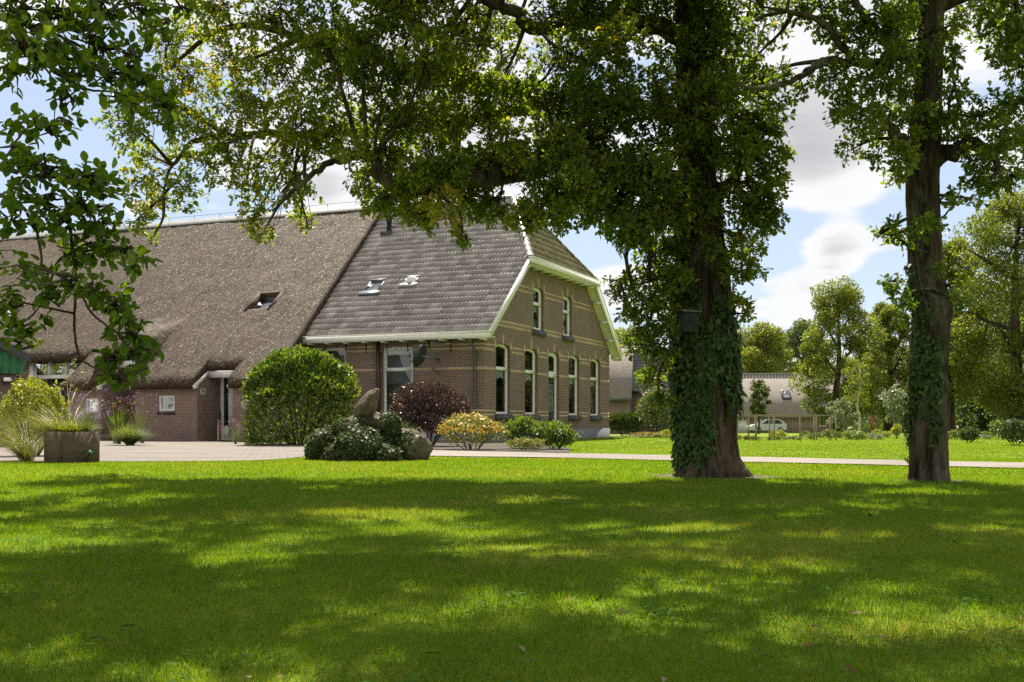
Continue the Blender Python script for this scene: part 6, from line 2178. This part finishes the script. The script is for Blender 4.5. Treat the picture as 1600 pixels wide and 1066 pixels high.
    g.lathe([(0.036, 0.13), (0.038, 0.16), (0.02, 0.165), (0.0, 0.165)], 14)
    g.build('cap', M['green_metal'], S)


M['soil'] = plain('dark_soil', (0.05, 0.04, 0.03), 0.95, var=0.4, scale=20)
M['box_green'] = plain('box_green', (0.018, 0.032, 0.022), 0.85, var=0.35, scale=14)
M['plume2'] = leaf_mat('perennial_leaf', [(0.0, (0.10, 0.15, 0.02)), (0.6, (0.2, 0.25, 0.04)), (1.0, (0.34, 0.34, 0.08))], 0.4)
M['fountain'] = leaf_mat('fountain_blade', [(0.0, (0.09, 0.14, 0.04)), (0.7, (0.16, 0.21, 0.07)), (1.0, (0.28, 0.28, 0.14))], 0.4)
M['golden'] = leaf_mat('golden_leaf', [(0.0, (0.13, 0.17, 0.02)), (0.6, (0.22, 0.26, 0.03)), (1.0, (0.36, 0.36, 0.06))], 0.4)
M['red_flower'] = leaf_mat('red_petal', [(0.0, (0.35, 0.05, 0.03)), (1.0, (0.45, 0.12, 0.05))], 0.3, (1, 1, 1))
M['pink_flower'] = leaf_mat('pink_petal', [(0.0, (0.45, 0.1, 0.3)), (1.0, (0.6, 0.25, 0.45))], 0.3, (1, 1, 1))
M['orange_leaf'] = leaf_mat('orange_perennial', [(0.0, (0.12, 0.15, 0.03)), (0.6, (0.25, 0.2, 0.05)), (1.0, (0.45, 0.24, 0.06))], 0.35)


# ================================================================== BEYOND THE GARDEN
def build_background():
    # neighbouring farmhouse
    Y = 75.0
    k = Y / F
    N = empty('neighbour_house', (xat(960, Y), Y, gz(Y)), math.radians(-8))
    tag(N, 'brick neighbour house with half thatched, half dark tiled roof behind the gable', 'house')
    g = G()
    z0 = gz(Y)
    g.box(-4.5, 1.05, 0, 7.5, -0.3, 2.75)
    g.box(1.05, 6.8, 0.7, 7.5, -0.3, 3.05)
    g.build('wall', M['porch_brick'], N, uv=True)
    g = G()
    P = [(-0.45, 2.5), (3.75, 6.35), (3.95, 6.35), (8.0, 2.5), (7.9, 2.25), (3.85, 6.0), (-0.35, 2.22)]
    g.prism([(-5.0, y, z) for y, z in P], (6.15, 0, 0))
    g.build('thatched_roof', M['far_thatch'], N)
    g = G()
    xs, ss = [], []
    Lr = math.hypot(3.75, 3.15)
    sl = math.atan2(3.15, 3.75)
    for r in range(14):
        x = np.arange(1.2, 6.9, 0.25)
        xs.append(x)
        ss.append(np.full(len(x), r * 0.33))
    X0, S0 = np.concatenate(xs), np.concatenate(ss)
    tile_field(g, X0, S0, lambda x, s, h: np.stack([x, 0.35 + s * math.cos(sl) - h * math.sin(sl), 2.95 + s * math.sin(sl) + h * math.cos(sl)], -1), 0.25, 0.33, 4)
    g.prism([(1.15, 0.4, 2.9), (1.15, 4.0, 6.0), (1.15, 7.7, 2.9)], (5.8, 0, 0))
    g.build('tiled_roof', M['dark_tile'], N)
    g = G()
    for i in range(15):
        g.box(-5.0 + i * 0.41, -5.0 + i * 0.41 + 0.38, 3.62, 4.08, 6.32, 6.44)
    g.build('ridge_cap', M['ridge'], N)
    g = G()
    g.bar((1.15, 0.22, 2.9), (1.15, 4.0, 6.12), 0.12, 0.18)
    g.box(-5.0, 1.15, -0.42, -0.3, 2.25, 2.42)
    g.box(1.15, 6.9, 0.28, 0.4, 2.85, 2.98)
    g.tube([(1.12, 0.6, 2.8), (1.12, 0.6, 0)], 0.05, 8)
    g.build('gutter', M['pipe'], N)
    PW = lambda a, z, d: Vector((a, 0.7 - d, z))
    w = window(N, PW, 1.75, 3.4, 0.65, 2.0, 0, 1.45, 0.09, True, din=0.05, frame='sill')
    # far thatched barn
    Y = 135.0
    B = empty('thatched_barn', (xat(1145, Y), Y, gz(Y)))
    tag(B, 'long low barn with grey thatched roof beyond the vegetable garden', 'barn')
    g = G()
    g.box(-10, 21, 0, 10, -0.3, 2.6)
    g.build('wall', M['porch_brick'], B, uv=True)
    g = G()
    P = [(-0.8, 2.0), (2.0, 4.5), (4.85, 7.3), (5.15, 7.3), (10.8, 2.0), (10.6, 1.8), (5.0, 6.9), (-0.6, 1.75)]
    g.prism([(-10.6, y, z) for y, z in P], (32.2, 0, 0))
    g.build('thatched_roof', M['far_thatch'], B)
    g = G()
    for i in range(80):
        g.box(-10.6 + i * 0.4, -10.6 + i * 0.4 + 0.36, 4.7, 5.3, 7.26, 7.42)
    g.build('ridge_cap', M['ridge'], B)
    g = G()
    ca = math.atan2(2.65, 2.85)
    Mx = Matrix.Translation((6.9, 2.05, 4.66)) @ Matrix.Rotation(ca, 4, 'X')
    g.box(-0.55, 0.55, -0.8, 0.8, -0.1, 0.14, Mx)
    s = g.build('skylight', M['slate'], B)
    g = G()
    g.box(-0.42, 0.42, -0.66, 0.66, 0.141, 0.16, Mx)
    g.build('pane', M['skyglass'], s)
    PW = lambda a, z, d: Vector((a, -d, z))
    window(B, PW, 10.4, 11.5, 0.8, 1.9, 0, None, 0.12, False, din=0.1)
    window(B, PW, 14.2, 15.6, 0.4, 1.9, 0, None, 0.12, False, din=0.1)
    g = G()
    pbox(g, PW, 0.6, 1.7, 0.0, 2.0, 0.0, 0.06)
    g.build('door', M['cream'], B)
    g = G()
    pbox(g, PW, -1.5, 0.5, 0.0, 2.0, 0.0, 0.05)
    g.build('barn_door', M['door'], B)
    # parked car
    Y = 124.0
    C = empty('parked_car', (xat(1198, Y), Y, gz(Y) + 0.12), math.radians(8))
    tag(C, 'silver-white hatchback parked in front of the far barn', 'car')
    body = [(-2.0, 0.35), (-2.0, 0.75), (-1.9, 0.85), (-1.05, 0.98), (-0.35, 1.47), (1.2, 1.5), (1.75, 1.15), (1.95, 1.0), (2.0, 0.4), (1.6, 0.3), (-1.7, 0.3)]
    g = G()
    g.prism([(x, -0.82, z) for x, z in body], (0, 1.64, 0))
    g.build('body', M['carwhite'], C)
    g = G()
    for a in ([(-0.85, 1.0), (-0.28, 1.4), (0.28, 1.42), (0.28, 1.0)], [(0.36, 1.0), (0.36, 1.42), (1.1, 1.42), (1.5, 1.1), (1.35, 1.0)]):
        g.prism([(x, -0.835, z) for x, z in a], (0, 1.67, 0))
    g.prism([(-1.03, -0.72, 1.0), (-0.4, -0.68, 1.455), (-0.4, 0.68, 1.455), (-1.03, 0.72, 1.0)], (-0.02, 0, 0.02))
    g.build('window', M['glass_dark'], C)
    for x in (-1.25, 1.25):
        for y in (-0.78, 0.78):
            g = G()
            Rm = Matrix.Translation((x, y, 0.32)) @ Matrix.Rotation(math.radians(90), 4, 'X')
            g.lathe([(0.0, -0.1), (0.30, -0.1), (0.32, -0.07), (0.32, 0.07), (0.30, 0.1), (0.0, 0.1)], 18, Rm)
            w = g.build('wheel', M['rubber'], C)
            g = G()
            g.lathe([(0.19, -0.11), (0.19, 0.11)], 14, Rm)
            g.lathe([(0.0, 0.11), (0.19, 0.11)], 14, Rm)
            g.build('rim', M['lightmetal'], w)
    for y in (-0.6, 0.6):
        g = G()
        g.box(-2.02, -1.93, y - 0.16, y + 0.16, 0.62, 0.76)
        g.build('headlight', M['white'], C)
    # kitchen garden fence of thin posts with a top rail
    Fn = empty('garden_fence', (xat(1150, 40), 40, 0))
    tag(Fn, 'thin rusty post and rail fence with wire round the kitchen garden', 'fence')
    x1 = xat(1307, 40) - Fn.location.x
    for p in (1150, 1157, 1170, 1181, 1202, 1216, 1250, 1272, 1283, 1297, 1306):
        x = xat(p, 40) - Fn.location.x
        g = G()
        w = 0.04 if p != 1181 else 0.065
        dy = 0.0 if p not in (1157, 1216, 1283) else 0.6
        g.box(x - w / 2, x + w / 2, dy - w / 2, dy + w / 2, -0.05, 0.88)
        g.build('post', M['rust'], Fn)
    g = G()
    g.box(-1.5, x1 + 0.02, -0.022, 0.022, 0.875, 0.92)
    g.box(-1.5, x1 + 0.02, 0.58, 0.615, 0.885, 0.912)
    g.box(x1, x1 + 0.03, 0.02, 3.0, 0.885, 0.915)
    g.build('rail', M['rust'], Fn)
    g = G()
    for z in np.arange(0.1, 0.88, 0.13):
        g.box(-1.5, x1, -0.002, 0.002, z, z + 0.004)
    for x in np.arange(-1.5, x1, 0.16):
        g.box(x, x + 0.004, -0.0035, 0.0035, 0.02, 0.88)
    g.build('wire', M['rust'], Fn)
    # hedge, shrubs and beds right of the gable
    shrub('hedge', 'dense upright green hedge below the neighbour house', 'hedge', (xat(978, 52), 52, 0), (1.05, 0.6, 0.52), 3800, 'laurel', (0.09, 0.16), 'far_dark2', 51, 0.12, 10, inner=0.5, up=1.6)
    shrub('garden_shrub', 'light green loose shrub left of the ivy-clad trunk', 'shrub', (xat(1028, 49), 49, 0), (0.85, 0.7, 1.05), 3200, 'small', (0.08, 0.14), 'far_leaf2', 52, 0.4, 10, inner=0.75, up=0.6)
    shrub('garden_shrub', 'dark rounded shrub at the right edge of the lawn', 'shrub', (xat(1588, 31.5), 31.5, 0), (0.48, 0.45, 0.36), 2600, 'small', (0.05, 0.09), 'far_dark2', 53, 0.2, 8, inner=0.45)
    shrub('garden_shrub', 'small dark shrub right of the lichen-flecked trunk', 'shrub', (xat(1515, 36), 36, 0), (0.32, 0.3, 0.22), 1300, 'small', (0.05, 0.09), 'far_dark2', 54, 0.3, 7, inner=0.5)
    shrub('garden_shrub', 'bright yellow-green sprig left of the lichen-flecked trunk', 'shrub', (xat(1401, 44), 44, 0), (0.17, 0.15, 0.26), 260, 'laurel', (0.08, 0.13), 'golden', 55, 0.4, 5, inner=0.8)
    shrub('garden_shrub', 'tall yellowish sprig between the two dark shrubs', 'shrub', (xat(1558, 42), 42, 0), (0.25, 0.2, 0.36), 420, 'laurel', (0.08, 0.12), 'far_leaf2', 58, 0.5, 5, inner=0.9)
    shrub('flower_clump', 'orange-tinged low flowers at the foot of the hedge', 'flowers', (xat(1012, 47), 47, 0), (0.9, 0.3, 0.11), 900, 'small', (0.05, 0.08), 'orange_leaf', 56, 0.3, 6, inner=0.7)
    shrub('flower_clump', 'yellowish low flowers beside the ivy-clad trunk', 'flowers', (xat(1046, 46), 46, 0), (0.45, 0.3, 0.17), 700, 'small', (0.05, 0.08), 'golden', 57, 0.3, 6, inner=0.7)
    rg = random.Random(31)
    mats = ['far_leaf2', 'silver_leaf', 'golden', 'shrub', 'potentilla']
    src = {}
    lab = {'far_leaf2': 'mid-green low crop plant in the kitchen garden', 'silver_leaf': 'silvery low cabbage-like plant in the kitchen garden', 'golden': 'yellow-green low plant in the kitchen garden', 'shrub': 'bright green low plant in the kitchen garden', 'potentilla': 'straw-tinged low plant in the kitchen garden'}
    for i in range(84):
        m = mats[i % 5]
        px = rg.uniform(1155, 1420) if i % 3 else rg.uniform(1488, 1640)
        Y = rg.uniform(40.6, 52)
        if 1145 < px < 1250:
            Y = 40.5 + (Y - 40.6) * 0.2
        s = rg.uniform(0.35, 0.75) if not 1145 < px < 1250 else rg.uniform(0.28, 0.42)
        if m not in src:
            src[m] = shrub('garden_plant', lab[m], 'plant', (xat(px, Y), Y, 0), (0.30, 0.28, 0.15), 420, 'laurel' if m != 'potentilla' else 'small', (0.06, 0.12), m, 60 + i, 0.4, 5, 'kitchen garden plants, ' + lab[m].split(' plant')[0].split(' crop')[0], inner=0.7)
        else:
            c = copy_tree(src[m])
            c.location = (xat(px, Y), Y, 0)
            c.rotation_euler.z = rg.uniform(0, 6)
            c.scale = (s, s, s * rg.uniform(0.8, 1.5))
    # garden strip of longer grass, and a play frame under the trees
    Y = 70
    S = empty('play_frame', (xat(1359, Y), Y, gz(Y)))
    tag(S, 'small dark garden frame with a red panel beneath the olive trees', 'play frame')
    g = G()
    for x in (-0.55, 0.5):
        g.box(x - 0.05, x + 0.05, -0.05, 0.05, -0.1, 1.1)
    g.box(-0.7, 0.7, -0.06, 0.06, 1.1, 1.18)
    g.build('frame', M['wood'], S)
    g = G()
    g.box(0.05, 0.16, -0.08, -0.065, 0.25, 1.05)
    g.build('panel', M['red'], S)
    # pale birch stem
    B = empty('birch_tree', (xat(1342, 66), 66, gz(66)))
    tag(B, 'slender pale-stemmed birch beneath the olive trees', 'tree')
    g = G()
    g.tube(smooth_path([(0, 0, -0.1), (0.05, 0, 0.9), (-0.08, 0, 1.7), (0.1, 0, 3.0), (0.0, 0, 4.2)], 5), np.interp(np.linspace(0, 1, 21), [0, 1], [0.10, 0.02]), 8)
    for k in range(8):
        z = 1.6 + 0.3 * k
        g.tube([(0, 0, z), (0.5 * math.cos(k * 2.4), 0.5 * math.sin(k * 2.4), z + 0.6)], 0.015, 5)
    g.build('trunk', M['birch'], B, smooth=True)
    g = G()
    for k in range(14):
        c = (0.7 * math.cos(k * 2.4) * (0.5 + 0.5 * ((k * 7) % 5) / 4), 0.7 * math.sin(k * 2.4), 1.9 + 0.2 * k)
        C = in_ellipsoid(130, c, (0.35, 0.35, 0.3), 0.4)
        add_leaves(g, C, rvec(130), rvec(130) + [0, 0, 0.8], 0.13, 0.13, 'small')
    g.build('crown', M['far_olive'], B)


M['rust'] = plain('rusty_steel', (0.26, 0.20, 0.15), 0.8, 0.2)
M['birch'] = plain('birch_bark', (0.5, 0.45, 0.37), 0.8, var=0.3)
M['glass_dark'] = plain('car_glass', (0.03, 0.035, 0.04), 0.08, spec=0.8)
M['far_dark2'] = leaf_mat('dark_shrub_leaf', [(0.0, (0.03, 0.055, 0.018)), (0.6, (0.05, 0.09, 0.025)), (1.0, (0.11, 0.15, 0.04))], 0.35)
M['far_leaf2'] = leaf_mat('garden_leaf', [(0.0, (0.07, 0.11, 0.03)), (0.6, (0.12, 0.17, 0.045)), (1.0, (0.22, 0.25, 0.08))], 0.4)


# ================================================================== LAWN
def inside(px, py, poly):
    poly = np.asarray([(p[0], p[1]) for p in poly])
    c = np.zeros(len(px), bool)
    j = len(poly) - 1
    for i in range(len(poly)):
        xi, yi = poly[i]
        xj, yj = poly[j]
        if yi != yj:
            c ^= ((yi > py) != (yj > py)) & (px < (xj - xi) * (py - yi) / (yj - yi) + xi)
        j = i
    return c


def build_grass():
    r = np.random.default_rng(99)
    g = G()
    #        y0   y1   per m2  height        width   near
    bands = [(1.9, 3.6, 13000, (0.015, 0.038), 0.0011, True), (3.6, 5.5, 8000, (0.015, 0.038), 0.0015, True), (5.5, 8.5, 4300, (0.018, 0.04), 0.0021, False),
             (8.5, 13, 2100, (0.02, 0.042), 0.0034, False), (13, 20, 1250, (0.017, 0.036), 0.0050, False), (20, 34, 420, (0.012, 0.028), 0.010, False), (34, 50, 120, (0.012, 0.028), 0.018, False)]
    for y0, y1, den, (h0, h1), w, near in bands:
        wx = lambda y: 0.457 * y + 0.9
        area = (wx(y0) + wx(y1)) * (y1 - y0)
        n = int(area * den * 1.15)
        y = y0 + (y1 - y0) * r.random(n)
        x = (2 * r.random(n) - 1) * wx(y1)
        ok = np.abs(x) < wx(y)
        x, y = x[ok], y[ok]
        if y1 > 14:
            ok = ~(inside(x, y, DRIVE) | inside(x, y, PATH_FRONT + PATH_BACK))
            l = HMI @ Vector((0, 0, 0))
            hx = (x - HOUSE_O[0]) * math.cos(HOUSE_RZ) + (y - HOUSE_O[1]) * math.sin(HOUSE_RZ)
            hy = -(x - HOUSE_O[0]) * math.sin(HOUSE_RZ) + (y - HOUSE_O[1]) * math.cos(HOUSE_RZ)
            ok &= ~((hx < 0.1) & (hy > -3))
            ok &= ~((y > 25) & (x < -1.5))
            x, y = x[ok], y[ok]
        n = len(x)
        for bx, by, br in BARE:
            dd = np.hypot(x - bx, y - by) / br
            ok = r.random(len(x)) < np.clip((dd - 0.62) * 2.2, 0.12, 1)
            x, y = x[ok], y[ok]
        n = len(x)
        tuft = fbm(x * 2.3, y * 2.3, 61, 4)
        fine = fbm(x * 11, y * 11, 66, 2)
        h = (h0 + (h1 - h0) * r.random(n) ** 1.3) * (0.55 + 0.6 * tuft + 0.35 * fine)
        az = 2 * np.pi * r.random(n)
        lean = h * (0.15 + 0.75 * r.random(n))
        dx, dy = np.cos(az), np.sin(az)
        fa = 2 * np.pi * r.random(n) if near else r.normal(0, 0.7, n)
        sx, sy = np.cos(fa), np.sin(fa)
        ww = w * (0.7 + 0.6 * r.random(n))
        dry = fbm(x * 0.9, y * 0.9, 71, 4)
        dryf = np.clip((dry - 0.57) * 6, 0, 0.9)
        rnd = np.clip(0.62 * r.random(n) + 0.55 * (fbm(x * 0.8, y * 0.8, 81, 4) - 0.42) + 0.05, 0, 0.85)
        isdry = r.random(n) < (0.02 + dryf * 0.42)
        rnd = np.where(isdry, 0.9 + 0.1 * r.random(n), rnd)
        z0 = np.where(y > 50, 0, -0.004)
        B = np.stack([x, y, z0], -1)
        S = np.stack([sx, sy, 0 * sx], -1) * ww[:, None]
        Mid = B + np.stack([dx * lean * 0.35, dy * lean * 0.35, h * 0.6], -1)
        Tip = B + np.stack([dx * lean, dy * lean, h], -1)
        if near:
            V = np.stack([B - S, B + S, Mid + S * 0.75, Mid - S * 0.75, Tip], 1)
            i = np.arange(n)[:, None] * 5
            g.add(V.reshape(-1, 3), np.concatenate([np.concatenate([i, i + 1, i + 2], 1), np.concatenate([i, i + 2, i + 3], 1), np.concatenate([i + 3, i + 2, i + 4], 1)]), np.tile(rnd, 3))
        else:
            V = np.stack([B - S, B + S, Tip], 1)
            i = np.arange(n)[:, None] * 3
            g.add(V.reshape(-1, 3), np.concatenate([i, i + 1, i + 2], 1), rnd)
    tag(g.build('grass', M['grass']), 'green mown lawn in dappled shade', 'lawn', kind='stuff')
    # clover and plantain growing low in the turf
    g = G()
    for k in range(150):
        y0 = 2.3 + 11 * r.random() ** 1.5
        x0 = (2 * r.random() - 1) * 0.46 * y0
        n = int(r.integers(14, 60))
        C = np.stack([x0 + r.normal(0, 0.09, n), y0 + r.normal(0, 0.09, n), 0.016 + 0.014 * r.random(n)], -1)
        add_leaves(g, C, rvec(n) * [1, 1, 0.2], np.array([0, 0, 1.0]) + rvec(n) * 0.4, 0.016 + 0.016 * r.random(n), 0.018, 'laurel' if k % 3 else 'ivy', r.random(n))
    tag(g.build('clover', M['clover']), 'low clover and weeds in the lawn', 'weeds', kind='stuff')
    # a few fallen leaves
    g = G()
    n = 170
    y = 2.4 + 14 * r.random(n) ** 1.4
    x = (2 * r.random(n) - 1) * 0.46 * y
    C = np.stack([x, y, 0.025 + 0.012 * r.random(n)], -1)
    add_leaves(g, C, rvec(n) * [1, 1, 0.25], np.array([0, 0, 1.0]) + rvec(n) * 0.35, 0.025 + 0.035 * r.random(n), 0.032, 'oak', r.random(n))
    tag(g.build('fallen_leaves', M['dead_leaf']), 'scattered dry brown leaves on the lawn', 'leaves', kind='stuff')


M['clover'] = leaf_mat('clover_leaf', [(0.0, (0.045, 0.125, 0.012)), (1.0, (0.10, 0.20, 0.025))], 0.4, (1.6, 1.5, 0.4), 0.7, 0.08)
M['dead_leaf'] = leaf_mat('dead_leaf', [(0.0, (0.08, 0.05, 0.025)), (0.8, (0.17, 0.11, 0.055)), (1.0, (0.3, 0.23, 0.14))], 0.2, (1, 1, 1), 0.8, 0.08)

build_paths()
build_house()
build_house_fittings()
build_shed()
build_oak_main()
build_oak_right()
build_front_tree()
build_far_trees()
build_background()
build_plants()
build_grass()
